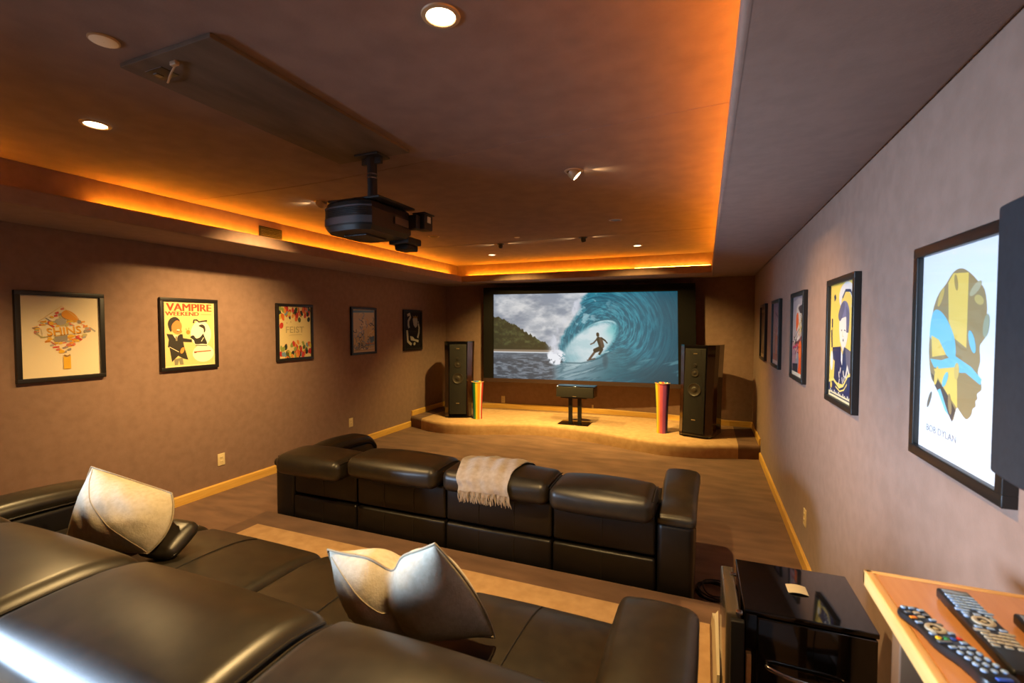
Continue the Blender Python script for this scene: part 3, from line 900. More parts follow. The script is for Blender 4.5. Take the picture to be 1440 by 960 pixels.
# ------------------------------------------------------------------ recliner sofa
SX = [-3.11, -2.91, -2.30, -1.555, -.81, -.2, 0.]      # arm | four seats | arm
def make_sofa(label):
    t = thing('recliner_sofa', label, 'sofa')
    for k, (a, b, sg) in enumerate(((SX[0], SX[1], -1), (SX[5], SX[6], 1))):
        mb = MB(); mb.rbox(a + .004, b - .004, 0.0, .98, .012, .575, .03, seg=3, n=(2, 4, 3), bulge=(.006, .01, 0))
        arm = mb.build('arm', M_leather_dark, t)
        def armfn(x, y, z, a=a, b=b, sg=sg):
            s = y / 1.0
            w = .5 - .5 * math.cos(min(1, max(0, (s - .25) / .5)) * PI)
            mid = (a + b) / 2
            x = mid + (x - mid) * (1 + .10 * w) + sg * .004
            dz = .014 * math.sin(s * PI * 1.15 + .2) - .020 * math.exp(-((s - .28) / .13) ** 2) * 1.0 + .012 * w
            if s > .86: dz -= .10 * ((s - .86) / .14) ** 2
            return (x, y, z + dz)
        mb = MB(); mb.rbox(a - .006, b + .006, -.012, 1.01, .558, .622, .030, seg=4, n=(4, 24, 1), bulge=(0, .0, .026), fn=armfn)
        pad = mb.build('arm_pad', M_leather, arm)
        for xx in (a + .002, b - .002):
            mb = MB(); mb.tube([armfn(xx, yy, .564) for yy in np.linspace(.02, .98, 20)], .0045, 6)
            mb.build('piping', M_pipe, pad)
    for i in range(4):
        a, b = SX[i + 1], SX[i + 2]
        # rear shell: upper and lower upholstered panels, stitched
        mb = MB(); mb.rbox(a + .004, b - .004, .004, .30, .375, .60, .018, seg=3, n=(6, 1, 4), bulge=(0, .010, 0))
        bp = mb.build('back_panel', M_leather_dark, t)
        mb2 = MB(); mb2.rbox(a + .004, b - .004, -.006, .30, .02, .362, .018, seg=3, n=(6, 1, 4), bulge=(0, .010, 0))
        bl = mb2.build('lower_panel', M_leather_dark, t)
        seams = (.5,) if i in (0, 3) else (.335, .665)
        for par, z0, z1, y0 in ((bp, .39, .585, .0025), (bl, .035, .345, -.0075)):
            for s in seams:
                x = a + (b - a) * s
                mb = MB(); mb.tube([(x, y0 - .010 * (1 - (2 * s - 1) ** 2) * (1 - (2 * q - 1) ** 2), z0 + (z1 - z0) * q) for q in np.linspace(0, 1, 9)], .0028, 6)
                mb.build('seam', M_pipe, par)
        # backrest front
        def lean(x, y, z):
            return (x, y - .10 * (z - .45) / .2, z)
        mb = MB(); mb.rbox(a + .006, b - .006, .26, .44, .40, .64, .06, seg=4, n=(6, 3, 3), bulge=(0, .03, 0), fn=lean)
        mb.build('backrest', M_leather, t)
        # headrest
        def hr(x, y, z, a=a, b=b):
            s = (y + .06) / .39
            return (x, y, z - .035 * max(0, s - .55) ** 2 / .2 - .010 * (1 - s) ** 3)
        mb = MB(); mb.rbox(a + .008, b - .008, -.06, .33, .600, .742, .052, seg=5, n=(8, 8, 2), bulge=(.0, .016, .026), fn=hr)
        h = mb.build('headrest', M_leather, t)
        for xx, sg in ((a + .016, -1), (b - .016, 1)):
            prof = []
            for q in np.linspace(-.02, .29, 16):
                u = (q - .135) / .195
                p = hr(xx, q, .742 - .020 + .026 * (1 - ((xx - (a + b) / 2) / ((b - a) / 2 - .008)) ** 2) * max(0, 1 - u * u))
                prof.append(p)
            mb = MB(); mb.tube([(p[0] - .004 * -sg, p[1], p[2]) for p in prof], .004, 6)
            mb.build('piping', M_pipe, h)
        # seat and its footrest front
        def seatfn(x, y, z):
            s = max(0, (y - .86) / .20)
            return (x, y, z - .035 * s ** 2)
        mb = MB(); mb.rbox(a + .004, b - .004, .34, 1.06, .27, .455, .045, seg=4, n=(8, 10, 1), bulge=(0, .0, .030), fn=seatfn)
        st_ = mb.build('seat', M_leather, t)
        mb = MB()
        xm = (a + b) / 2
        mb.tube([seatfn(xm, yy, .4565 + .030 * max(0, 1 - ((yy - .70) / .36) ** 2)) for yy in np.linspace(.42, 1.00, 18)], .0028, 6)
        mb.build('seam', M_pipe, st_)
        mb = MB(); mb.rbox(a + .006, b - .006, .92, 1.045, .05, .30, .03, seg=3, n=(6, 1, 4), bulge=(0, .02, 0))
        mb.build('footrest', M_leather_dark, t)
        mb = MB()
        mb.rbox(a + .02, b - .02, .28, .94, .012, .29, .01)
        mb.build('base', M_black, t)
    return t
front = make_sofa('black leather four-seat sofa in front row with throw over its back')
front.location = (-.040, 2.715, 0)

rear = copy_tree(front)
rear['label'] = 'nearest black leather four-seat sofa with linen pillows on its seats'
rear.location = (-.025, .575, RISE + .010)
for k, o in enumerate([c for c in front.children if c.name.startswith('headrest')]):
    o.location = (0, (-.13, -.07, -.02, -.06)[k], (-.014, .012, -.002, .0)[k])
for o in rear.children:
    if o.name.startswith('headrest'): o.location.z = .034
    if o.name.startswith('arm'): o.location.z = -.012

# ------------------------------------------------------------------ pillows
def pillow(name, label, A, B, Cc, D, T, m, sag=(.03, .03, .03, .03), chop=0., crease=0., n=36, seam=None, cat='pillow', seam_m=None):
    """corners A top-left, B top-right, C bottom-right, D bottom-left (world)"""
    A, B, Cc, D = map(Vector, (A, B, Cc, D))
    cen = (A + B + Cc + D) / 4
    nrm = ((B - A) + (Cc - D)).cross((D - A) + (Cc - B)).normalized()   # front or back
    if nrm.y > 0: nrm = -nrm
    t = thing(name, label, cat, tuple(cen))
    rs_ = random.Random(len(label))
    ph = [rs_.uniform(0, 6) for _ in range(6)]
    def pt(u, v, sg):
        p = (A * (1 - u) + B * u) * (1 - v) + (D * (1 - u) + Cc * u) * v
        s, w = 2 * u - 1, 2 * v - 1
        ctr = cen
        ins = Vector((0, 0, 0))
        # edges pulled in between the corners
        ev = ((D + Cc) - (A + B)) / 2; eu = ((B + Cc) - (A + D)) / 2
        ins += ev * (sag[0] * (1 - s * s) * max(0, -w) ** 1.5 * 2) - ev * (sag[2] * (1 - s * s) * max(0, w) ** 1.5 * 2)
        ins += eu * (sag[3] * (1 - w * w) * max(0, -s) ** 1.5 * 2) - eu * (sag[1] * (1 - w * w) * max(0, s) ** 1.5 * 2)
        th = T * (max(0, 1 - abs(s) ** 2.4) ** .78) * (max(0, 1 - abs(w) ** 2.4) ** .78)
        if chop:
            d = math.exp(-((s - .05) / .22) ** 2) * max(0, (1 - w) / 2) ** 1.1
            p = p + ev * (chop * d)
            th *= 1 - .55 * d
        if crease:
            th *= 1 - crease * math.exp(-((s - .02 - .06 * w) / .05) ** 2) * (.35 + .65 * max(0, min(1, (w + .9) / .8)))
        wr = .0025 * math.sin(7 * s + 5 * w + ph[0]) + .0015 * math.sin(13 * s - 9 * w + ph[1]) + .002 * math.sin(17 * (s * w) + 6 * s + ph[2])
        th += wr * (1 - s * s) * (1 - w * w)
        return p + ins + nrm * (sg * th) - cen
    mb = MB()
    idx = {}
    vs = []; fs = []
    def vid(i, j, sg):
        on = i in (0, n) or j in (0, n)
        k = (i, j, 0 if on else sg)
        if k not in idx:
            idx[k] = len(vs); vs.append(tuple(pt(i / n, j / n, 0 if on else sg)))
        return idx[k]
    for sg in (1, -1):
        for i in range(n):
            for j in range(n):
                q = [vid(i, j, sg), vid(i, j + 1, sg), vid(i + 1, j + 1, sg), vid(i + 1, j, sg)]
                fs.append(q if sg > 0 else q[::-1])
    mb.add(vs, fs, 0, True)
    o = mb.build('cover', m, t, edge_split=False)
    sub = o.modifiers.new('s', 'SUBSURF'); sub.levels = 1; sub.render_levels = 1
    mb = MB()
    ring = [pt(k / 40, 0, 0) for k in range(40)] + [pt(1, k / 40, 0) for k in range(40)] + [pt(1 - k / 40, 1, 0) for k in range(40)] + [pt(0, 1 - k / 40, 0) for k in range(40)]
    mb.tube(ring, .0035, 6, closed=True)
    mb.build('edge_seam', seam_m or M_linen_seam, t)
    if seam:
        mb = MB(); mb.tube([pt(u, v, 1) + nrm * -.0005 for u, v in [(p.x, p.y) for p in catmull([(a, b, 0) for a, b in seam], 10)]], .0022, 6)
        mb.build('back_seam', seam_m or M_linen_seam, t)
    return t
pillow('throw_pillow', 'upright cream linen pillow with two pointed ears on nearest sofa', (-1.095, 1.135, .972), (-.675, 1.09, 1.085), (-.580, 1.275, .732), (-1.065, 1.195, .724), .112, M_linen,
       sag=(.06, -.03, -.02, .0), chop=.16, crease=.26, seam=[(.04, .06), (.3, .2), (.5, .5), (.52, .8), (.52, .96)])
pillow('throw_pillow', 'tilted cream linen pillow at left end of nearest sofa', (-2.60, 1.25, 1.03), (-2.15, 1.32, .945), (-2.10, 1.19, .745), (-2.53, 1.11, .735), .10, M_linen,
       sag=(.0, -.06, .0, .0), seam=[(.03, .03), (.3, .32), (.62, .66), (.97, .97)])
lc = thing('leather_cushion', 'small dark leather cushion tucked under tilted linen pillow on nearest sofa', 'cushion', (-2.13, 1.29, .760), rot=(math.radians(-62), math.radians(4), math.radians(14)))
mb = MB(); mb.rbox(-.085, .085, -.032, .032, -.085, .085, .030, seg=4, n=(6, 2, 6), bulge=(.008, .014, .008)); mb.build('cover', M_leather, lc)
mb = MB(); mb.tube([(-.087, 0, -.07), (-.080, 0, .080), (.080, 0, .080), (.087, 0, -.07)], .0025, 6); mb.build('piping', M_pipe, lc)

# ------------------------------------------------------------------ throw blanket on the third headrest of the front sofa
def throw():
    t = thing('throw_blanket', 'beige fringed throw blanket draped over front sofa back', 'blanket', (-1.30, 2.715, .5))
    a, b = SX[3] + front.location.x, SX[4] + front.location.x
    cx_ = (a + b) / 2; hw = (b - a) / 2 - .008
    prof = [(.352, .60), (.350, .66), (.335, .705), (.30, .735), (.25, .752), (.19, .768), (.13, .776), (.07, .771), (.02, .758), (-.04, .742), (-.084, .715), (-.096, .685), (-.098, .66), (-.10, .64)]
    P = catmull([(0, y, z) for y, z in prof], 4)
    N = 26
    vs = []; fs = []
    L = len(P)
    rs_ = random.Random(2)
    def pos(u, i, off):
        s = i / (L - 1)
        xl = -1.545 + .10 * s + .012 * math.sin(s * 9); xr = -1.085 - .012 * s + .01 * math.sin(s * 7)
        x = xl + (xr - xl) * u
        dz = -.036 * ((x - cx_) / hw) ** 2 * .75
        wv_ = .0045 * math.sin(u * 15 + s * 5) + .004 * math.sin(u * 27 - s * 9) + .003 * math.sin(s * 26 + u * 4)
        nx = P[min(L - 1, i + 1)] - P[max(0, i - 1)]
        nn = Vector((0, nx.z, -nx.y)).normalized()
        if nn.z < 0 and .2 < s < .7: nn = -nn
        up = Vector((0, -.2, 1)) if .25 < s < .7 else (Vector((0, 1, 0)) if s <= .25 else Vector((0, -1, 0)))
        q = P[i] + up.normalized() * (.010 + off + wv_)
        return (x + 1.30, q.y, q.z + (dz if .12 < s < .85 else dz * .6) - .5)
    mb = MB()
    for i in range(L):
        for k in range(N + 1):
            vs.append(pos(k / N, i, .004))
    o = len(vs)
    for i in range(L):
        for k in range(N + 1):
            vs.append(pos(k / N, i, -.002))
    w = N + 1
    for i in range(L - 1):
        for k in range(N):
            q = [i * w + k, i * w + k + 1, (i + 1) * w + k + 1, (i + 1) * w + k]
            fs.append(q); fs.append([o + j for j in q[::-1]])
    for i in range(L - 1):
        for k in (0, N):
            fs.append([i * w + k, (i + 1) * w + k, o + (i + 1) * w + k, o + i * w + k])
    for k in range(N):
        for i in (0, L - 1):
            fs.append([i * w + k, i * w + k + 1, o + i * w + k + 1, o + i * w + k])
    mb.add(vs, fs, 0, True)
    mb.build('cloth', M_wool, t)
    mb = MB()
    for k in range(64):
        u = k / 63
        p = Vector(pos(u, L - 1, .002))
        ln = rs_.uniform(.058, .078); dx_ = rs_.uniform(-.006, .012) + .01 * (u > .9)
        pts = [p + Vector((dx_ * q ** 1.5 + .002 * math.sin(9 * q + k), -.003 * math.sin(q * 3 + k), -ln * q)) for q in np.linspace(0, 1, 6)]
        mb.tube(pts, .0026, 5, radii=[.0030, .0030, .0030, .0030, .0028, .0016])
    f = mb.build('fringe', M_wool, t)
    f['kind'] = 'stuff'
throw()

# ------------------------------------------------------------------ tower speakers
def tower(label, loc, rz):
    t = thing('tower_speaker', label, 'speaker', loc, rz, group=None)
    H = 1.20; z0 = .025
    plan = [(-.15, 0), (.15, 0), (.22, .08), (.24, .18), (.225, .44), (.17, .56), (-.17, .56), (-.225, .44), (-.24, .18), (-.22, .08)]
    lean = .075
    mb = MB()
    rings = []
    N = 14
    for i in range(N + 1):
        s = i / N
        w = 1.0 + .05 * s - .03 * math.sin(s * PI)
        rings.append([(x * w, y + lean * s, z0 + H * s) for x, y in plan])
    vs = [p for r in rings for p in r]; fs = []; n = len(plan)
    mats_ = []
    for i in range(N):
        for k in range(n):
            k2 = (k + 1) % n
            mb.add([rings[i][k], rings[i][k2], rings[i + 1][k2], rings[i + 1][k]], [[0, 1, 2, 3]], 1 if k in (1, 2, 9, 8) else 0, False)
    mb.add(rings[0], [list(range(n))[::-1]], 0, False); mb.add(rings[-1], [list(range(n))], 0, False)
    mb.build('cabinet', [M_gloss, M_wood_gloss], t)
    mb = MB(); mb.prism([(x * 1.05, y + lean) for x, y in plan], z0 + H, z0 + H + .016)
    mb.build('top_plate', M_gloss, t)
    def on(z): return lean * (z - z0) / H
    mb = MB()
    ang = -math.atan2(lean, H)
    Mx = Matrix.Translation((0, 0, z0)) @ Matrix.Rotation(ang, 4, 'X')
    mb.rbox(-.137, .137, -.012, .004, .04, H - .03, .004, M=Mx)
    for k in range(25):
        x = -.130 + .26 * k / 24
        mb.tube([(x, -.0125, .05), (x, -.0125, H - .04)], .0022, 5, M=Mx)
    g = mb.build('grille', M_grille, t)
    for (z, r, nm) in ((.62, .088, 'woofer'), (.845, .052, 'midrange'), (.945, .024, 'tweeter')):
        mb = MB()
        Md = Mx @ Matrix.Translation((0, -.0145, z)) @ Matrix.Rotation(PI / 2, 4, 'X')
        mb.lathe([(r, 0), (r, .005), (r * .93, .006), (r * .88, .002), (r * .55, -.001 + .002), (r * .42, .0016), (r * .40, .004), (r * .25, .007), (.001, .008)], 28, M=Md, cap=False)
        mb.build(nm, M_driver, t)
    for z in (1.10, .215):
        mb = MB(); mb.rbox(-.026, .026, -.0185, -.012, z - .007, z + .007, .002, M=Mx)
        mb.build('badge', M_brass, t)
    for (x, y) in ((-.185, .07), (.185, .07), (-.14, .48), (.14, .48)):
        mb = MB(); mb.lathe([(.020, 0), (.026, .004), (.026, .02), (.016, .03)], 14, M=Matrix.Translation((x, y, 0)))
        mb.build('foot', M_black, t)
    return t
tower('tall black tower speaker left of the screen on the stage', (-3.70, 6.70, STG), math.radians(22))
tower('tall black tower speaker right of the screen on the stage', (-.135, 6.715, STG), math.radians(-18))

# ------------------------------------------------------------------ striped vases
def vase(label, loc, h, rt, rb, cols, rot=0.):
    t = thing('striped_vase', label, 'vase', loc, rot)
    mb = MB()
    prof = []
    for k in range(25):
        s = k / 24
        prof.append((rb + (rt - rb) * (s ** 1.3) - .004 * math.sin(s * PI), h * s))
    prof = [(.002, .004), (rb * .96, .0)] + prof + [(rt + .004, h + .004), (rt - .004, h + .006), (rt - .012, h - .01), (rb, .10), (.002, .09)]
    mb.lathe(prof, 96, cap=False)
    o = mb.build('body', M_vase, t)
    me = o.data
    ca = me.color_attributes.new('Col', 'FLOAT_COLOR', 'CORNER')
    out = []
    nst = len(cols)
    bounds = np.cumsum([c_[1] for c_ in cols]); tot = bounds[-1]
    for p in me.polygons:
        c0 = p.center
        a = (math.atan2(c0.y, c0.x) + PI) / (2 * PI) * tot
        k = int(np.searchsorted(bounds, a % tot, side='right')) % nst
        col = rgb(*cols[k][0])
        if c0.z > h - .001: col = rgb(226, 190, 120)
        for _ in p.loop_indices: out += [*col, 1.]
    ca.data.foreach_set('color', out)
    return t
VC = [((60, 80, 120), 1.0), ((30, 110, 130), 1.2), ((60, 150, 80), .9), ((226, 210, 60), 1.0), ((236, 150, 50), 1.2), ((232, 214, 190), .6), ((190, 56, 50), 1.6), ((120, 40, 60), .8), ((150, 70, 110), 1), ((60, 50, 110), .8), ((235, 190, 70), 1), ((40, 120, 140), 1.2), ((30, 70, 130), 1), ((80, 140, 70), .8), ((200, 80, 60), 1)]
VR = [((40, 120, 110), .5), ((150, 190, 60), .6), ((238, 200, 60), 1.1), ((230, 140, 60), .8), ((206, 96, 120), 1.1), ((160, 84, 150), 1.3), ((96, 56, 120), .7), ((36, 52, 130), 2.4), ((30, 36, 80), 1), ((210, 200, 180), .7), ((60, 130, 140), 1), ((210, 80, 50), 1), ((240, 200, 80), 1), ((40, 90, 140), 1), ((200, 90, 60), 1.6)]
vase('short striped vase beside the left tower speaker', (-3.385, 6.79, STG), .595, .098, .072, VC, .30)
vase('taller striped vase beside the right tower speaker', (-.545, 6.88, STG), .695, .100, .074, VR, .08)

# ------------------------------------------------------------------ centre speaker on twin-post stand
cst = thing('speaker_stand', 'black twin-post stand on the stage holding the wide speaker', 'stand', (-1.83, 7.02, STG))
mb = MB(); mb.rbox(-.235, .235, -.16, .17, 0, .012, .004); mb.build('base', M_gloss, cst)
for x in (-.072, .072):
    mb = MB(); mb.rbox(x - .027, x + .027, -.04, .014, .012, .402, .005); mb.build('post', M_black, cst)
mb = MB(); mb.rbox(-.20, .20, -.12, .12, .40, .413, .004); mb.build('top_plate', M_black, cst)
csp = thing('center_speaker', 'wide black horizontal speaker on twin-post stand below the screen', 'speaker', (-1.81, 7.02, STG + .413), 0)
mb = MB(); mb.rbox(-.29, .29, -.125, .14, 0, .175, .012, seg=3); mb.build('cabinet', M_gloss, csp)
mb = MB(); mb.rbox(-.283, .283, -.137, -.12, .006, .160, .006); mb.build('grille', M_grille, csp)
mb = MB(); mb.rbox(-.03, .03, -.141, -.135, .014, .024, .002); mb.build('badge', M_brass, csp)

# ------------------------------------------------------------------ outlets and switch plates
def plate(label, wall, a, z, w=.072, h=.118, kind='outlet', name='wall_outlet'):
    if wall == 'L': M = Matrix(((0, 0, 1), (1, 0, 0), (0, 1, 0))); loc = (XL, a, z)
    elif wall == 'R': M = Matrix(((0, 0, -1), (-1, 0, 0), (0, 1, 0))); loc = (XR, a, z)
    else: M = Matrix(((1, 0, 0), (0, 0, -1), (0, 1, 0))); loc = (a, back_y(a), z)
    t = thing(name, label, kind, loc, rot=M.to_euler())
    mb = MB(); mb.rbox(-w / 2, w / 2, -h / 2, h / 2, -.002, .006, .002); mb.build('cover_plate', M_plate, t)
    if h > .09:
        for dz in (-.02, .02):
            mb = MB(); mb.rbox(-.017, .017, dz - .014, dz + .014, .005, .009, .002)
            for sx in (-.006, .006): mb.rbox(sx - .001, sx + .001, dz - .006, dz + .006, .0085, .0096, .0004, mi=1)
            mb.build('socket', [M_plate, M_black], t)
    return t
plate('ivory outlet plate on left wall behind the nearest sofa', 'L', 3.248, .325, .075, .12)
plate('ivory outlet plate on left wall near the stage', 'L', 5.13, .337, .075, .12)
plate('ivory outlet plate low on right wall', 'R', 3.755, .345, .075, .115)
plate('ivory outlet plate under left part of the screen', 'B', -3.38, .33, .075, .125)
plate('tiny ivory plate low on wall right of the stand', 'B', -1.77, .275, .03, .075, 'wall plate', 'cable_plate')

# ------------------------------------------------------------------ ceiling fixtures
LIGHTS = []
def spot(loc, tgt, power, size=70, blend=.6, color=(1., .66, .34), rad=.03):
    l = bpy.data.lights.new('spot', 'SPOT')
    l.energy = power; l.color = color; l.spot_size = math.radians(size); l.spot_blend = blend; l.shadow_soft_size = rad
    o = bpy.data.objects.new('lamp_beam', l); COL.objects.link(o)
    o.location = loc
    d = Vector(tgt) - Vector(loc)
    o.rotation_euler = d.to_track_quat('-Z', 'Y').to_euler()
    return o
WARM = (1., .64, .25)
def downlight(label, x, y, on=True, r=.047, m=None, recess=False):
    t = thing('recessed_downlight', label, 'ceiling light', (x, y, ZC), group='recessed downlights in the tray ceiling')
    mb = MB(); mb.lathe([(r, -.004), (r + .002, -.007), (r + .016, -.005), (r + .018, 0), (r, 0), (r, -.004)], 32, cap=False); mb.build('trim_ring', M_rim, t)
    mb = MB()
    mb.lathe([(.001, -.002), (r + .001, -.0025)], 32, cap=False)
    mb.build('lens', m or (M_bulb if on else M_off), t)
    return t
def eyeball(label, x, y, tgt, m_lens=None, black=False, r=.045):
    t = thing('eyeball_spotlight', label, 'spotlight', (x, y, ZC), group='swivelling ceiling spotlights')
    mb = MB(); mb.lathe([(r, -.004), (r + .002, -.008), (r + .014, -.006), (r + .017, 0), (r, 0), (r, -.004)], 28, cap=False); mb.build('trim_ring', M_black if black else M_rim, t)
    d = (Vector(tgt) - Vector((x, y, ZC))).normalized()
    R_ = d.to_track_quat('Z', 'Y').to_matrix().to_4x4()
    M = Matrix.Translation((0, 0, -.012)) @ R_
    mb = MB(); mb.lathe([(.012, -.03), (r * .8, -.02), (r * .86, .0), (r * .84, .028), (r * .76, .034), (r * .70, .033)], 26, M=M, cap=False); mb.build('head', M_black if black else M_rim, t)
    mb = MB(); mb.lathe([(.001, .0325), (r * .72, .032)], 26, M=M, cap=False); mb.build('lens', m_lens or M_bulb, t)
    return t
STW = (1., .66, .2)
DX0, DX1 = -2.885, -.822
downlight('bright round downlight nearest the camera, right row', DX1, 1.385)
downlight('lit round downlight left of the projector board', DX0, 1.45)
eyeball('swivel spotlight beside the projector aimed at the left wall', DX0 - .06, 3.04, (XL, 2.96, 1.3))
eyeball('bright swivel spotlight right of the projector aimed at right wall', DX1, 3.08, (XR, 3.5, 1.2))
downlight('unlit round downlight in right row beyond swivel spotlight', DX1, 4.655, False)
downlight('unlit round downlight beyond the projector, left row', DX0 - .02, 4.71, False)
downlight('small lit downlight nearest the screen, left row', DX0, 6.27, True, m=M_bulb_dim)
downlight('small lit downlight nearest the screen, right row', DX1, 6.25, True, m=M_bulb_dim)
eyeball('black swivel spotlight above the screen, left one', -2.405, 5.49, (-3.3, 7.0, .4), M_bulb_dim, True, .032)
eyeball('black swivel spotlight above the screen, right one', -1.338, 5.455, (-1.1, 7.0, .3), M_bulb_dim, True, .034)
def disc(label, x, y, r):
    t = thing('ceiling_speaker', label, 'ceiling speaker', (x, y, ZC))
    mb = MB(); mb.lathe([(.001, -.008), (r * .9, -.008), (r, -.006), (r, 0)], 36, cap=False); mb.build('round_grille', M_white, t)
    mb = MB(); mb.lathe([(r + .004, 0), (r + .004, -.004), (r - .001, -.0065), (r - .001, 0)], 36, cap=False); mb.build('rim', M_rim, t)
disc('plain cream round ceiling speaker beside the projector board', -2.008, 1.042, .043)
disc('tiny pale round disc on ceiling before the screen', -2.037, 5.119, .032)
# lamps of those fixtures
E1 = 3.6
spot((DX1, 1.385, ZC - .012), (DX1 - .1, 1.385, 0), 78 * E1, 118, .5, WARM)
spot((DX0, 1.45, ZC - .012), (DX0 - .3, 1.45, 0), 55 * E1, 120, .5, WARM)
spot((DX0 - .08, 3.04, ZC - .055), (XL, 3.18, .98), 112 * E1, 88, 1.0, WARM)
spot((DX1 + .02, 3.08, ZC - .055), (XR, 3.45, .80), 62 * E1, 80, 1.0, WARM)
spot((DX0, 6.27, ZC - .012), (DX0 + .3, 7.0, 0), 95 * E1, 126, .6, STW)
spot((DX1, 6.25, ZC - .012), (DX1 - .2, 7.0, 0), 85 * E1, 126, .6, STW)
spot((-2.405, 5.52, ZC - .06), (-2.7, 7.3, .2), 80 * E1, 62, .8, STW)
spot((-1.338, 5.50, ZC - .06), (-1.3, 7.3, .2), 90 * E1, 66, .8, STW)

# spill of the tilted bulbs along the ceiling
for (x, y, tx, ty, p) in ((DX1 + .03, 3.08, 1, .35, 1.6), (DX0 - .09, 3.04, -1, .0, 1.6), (-2.405, 5.50, -1, 0, .9), (-2.405, 5.50, 1, 0, .9), (-1.338, 5.46, -1, 0, .9), (-1.338, 5.46, 1, 0, .9)):
    spot((x + .06 * tx, y + .02 * ty, ZC - .022), (x + tx, y + ty, ZC - .02), p * 3, 60, 1., (1., .66, .3), .01)

# cove LED strips
def led(label, x0, x1, y0, y1, m, z=ZLIP - .010):
    mb = MB(); mb.rbox(x0, x1, y0, y1, z, z + .0016, .0004)
    o = mb.build('led_strip', m)
    tag(o, label, 'light strip', 'orange light strips in the ceiling cove')
    return o
lx = (CVL + .024, CVL + .038)
led('orange light strip in left cove above the nearest posters', *lx, -1.3, 1.30, M_led)
led('long orange light strip in left cove beside the projector', *lx, 1.98, 6.95, M_led)
led('orange light strip in back cove left of centre', LIPL + .02, -1.0, CVB - .038, CVB - .024, M_led)
led('bright light strip in back cove above right half of screen', -.98, LIPR - .02, CVB - .044, CVB - .030, M_led_bright, z=ZLIP + .020)
led('orange light strip in right cove behind the raised lip', CVR - .044, CVR - .030, -1.3, 6.95, M_led)

# vent in the left cove
vt = thing('cove_vent', 'small dark rectangular vent in left cove by the projector', 'vent', (CVL, 3.43, 2.58))
mb = MB(); mb.rbox(0, .015, -.13, .13, -.055, .055, .003); mb.build('vent_frame', M_black, vt)
mb = MB()
for k in range(6): mb.rbox(.012, .02, -.118, .118, -.045 + k * .016, -.037 + k * .016, .002)
mb.build('louvres', M_steel, vt)

# projector board on the tray with its slot and strap
bd = thing('ceiling_board', 'long fabric covered board on ceiling holding the projector', 'ceiling panel', (-1.87, 1.755, ZC))
mb = MB(); mb.rbox(-.258, .258, -.60, .60, -.017, 0, .002); mb.build('board', M_panel, bd)
mb = MB(); mb.rbox(-.20, -.10, -.545, -.475, -.0190, -.010, .002)
mb.rbox(-.185, -.16, -.525, -.495, -.022, -.014, .003, mi=1); mb.build('slot', [M_black, M_steel], bd)
mb = MB()
mb.tube([tuple(p) for p in catmull([(-.205, -.455, -.016), (-.17, -.475, -.030), (-.10, -.51, -.032), (-.01, -.545, -.026)], 6)], .0035, 8)
mb.rbox(-.035, .0, -.555, -.537, -.032, -.015, .004)
mb.build('strap', M_cableb, bd)

# ------------------------------------------------------------------ projector
pj = thing('ceiling_projector', 'black projector hanging from ceiling board on short pole', 'projector', (-1.850, 2.315, ZC - .017))
mb = MB(); mb.rbox(-.085, .085, -.06, .06, -.012, 0, .003); mb.build('mount_plate', M_black, pj)
mb = MB(); mb.rbox(-.07, .07, -.012, .012, -.05, -.01, .004); mb.build('bracket', M_black, pj)
mb = MB(); mb.tube([(0, 0, -.01), (0, 0, -.27)], .029, 20); pole = mb.build('pole', M_black, pj)
mb = MB()
for z in (-.105, -.128): mb.tube([(0, 0, z), (0, 0, z - .008)], .0305, 20)
mb.build('pole_ring', M_chrome, pole)
mb = MB()
plan = [(p.x, p.y) for p in catmull([(-.31, -.02, 0), (-.26, -.105, 0), (-.13, -.135, 0), (.0, -.135, 0), (.075, -.10, 0)], 5)] + [(.085, .27), (.02, .31), (-.25, .31), (-.31, .25)]
plan2 = [(x * .96 - .004, y * .96) for x, y in plan]
mb.prism(plan2, -.288, -.268, 0, top=[(x * .8 - .01, y * .8) for x, y in plan], smooth=True)
mb.prism(plan, -.325, -.288, 0, top=plan2, smooth=True)
mb.prism(plan, -.425, -.325, 0, smooth=True)
mb.prism([(x * .90 - .01, y * .92) for x, y in plan], -.452, -.425, 0, top=plan, smooth=True)
body = mb.build('body', mat('projector_black', rgb(28, 26, 25), .42), pj)
mb = MB(); mb.rbox(-.25, .125, -.10, .26, -.275, -.262, .004); mb.build('top_cover', M_black, pj)
def band(z0, z1, off, m, nm):
    mb = MB()
    q = [(-.31, -.02), (-.26, -.105), (-.13, -.135), (.0, -.135), (.075, -.10)]
    c_ = catmull([(x, y, 0) for x, y in q], 5)
    vs = []; fs = []
    for i, p in enumerate(c_):
        a = c_[max(0, i - 1)]; b = c_[min(len(c_) - 1, i + 1)]
        d = (b - a).normalized(); nn = Vector((d.y, -d.x, 0))
        for o_, z in ((-.006, z0), (off, z0), (off, z1), (-.006, z1)):
            vs.append((p.x + nn.x * o_, p.y + nn.y * o_, z))
    for i in range(len(c_) - 1):
        for k in range(4):
            k2 = (k + 1) % 4
            fs.append([i * 4 + k, (i + 1) * 4 + k, (i + 1) * 4 + k2, i * 4 + k2])
    fs.append([0, 1, 2, 3]); fs.append([(len(c_) - 1) * 4 + k for k in range(4)][::-1])
    mb.add(vs, fs, 0, True)
    return mb.build(nm, m, pj)
band(-.415, -.375, .007, M_greyp, 'rear_band')
band(-.322, -.312, .006, M_greyp, 'upper_band')
mb = MB()
for k in range(5):
    z = -.368 + k * .010
    mb.tube([(p.x, p.y - .004, z) for p in catmull([(-.30, -.04, 0), (-.255, -.107, 0), (-.13, -.138, 0), (-.01, -.138, 0), (.05, -.112, 0)], 5)], .003, 6)
mb.build('vent_slats', M_steel, pj)
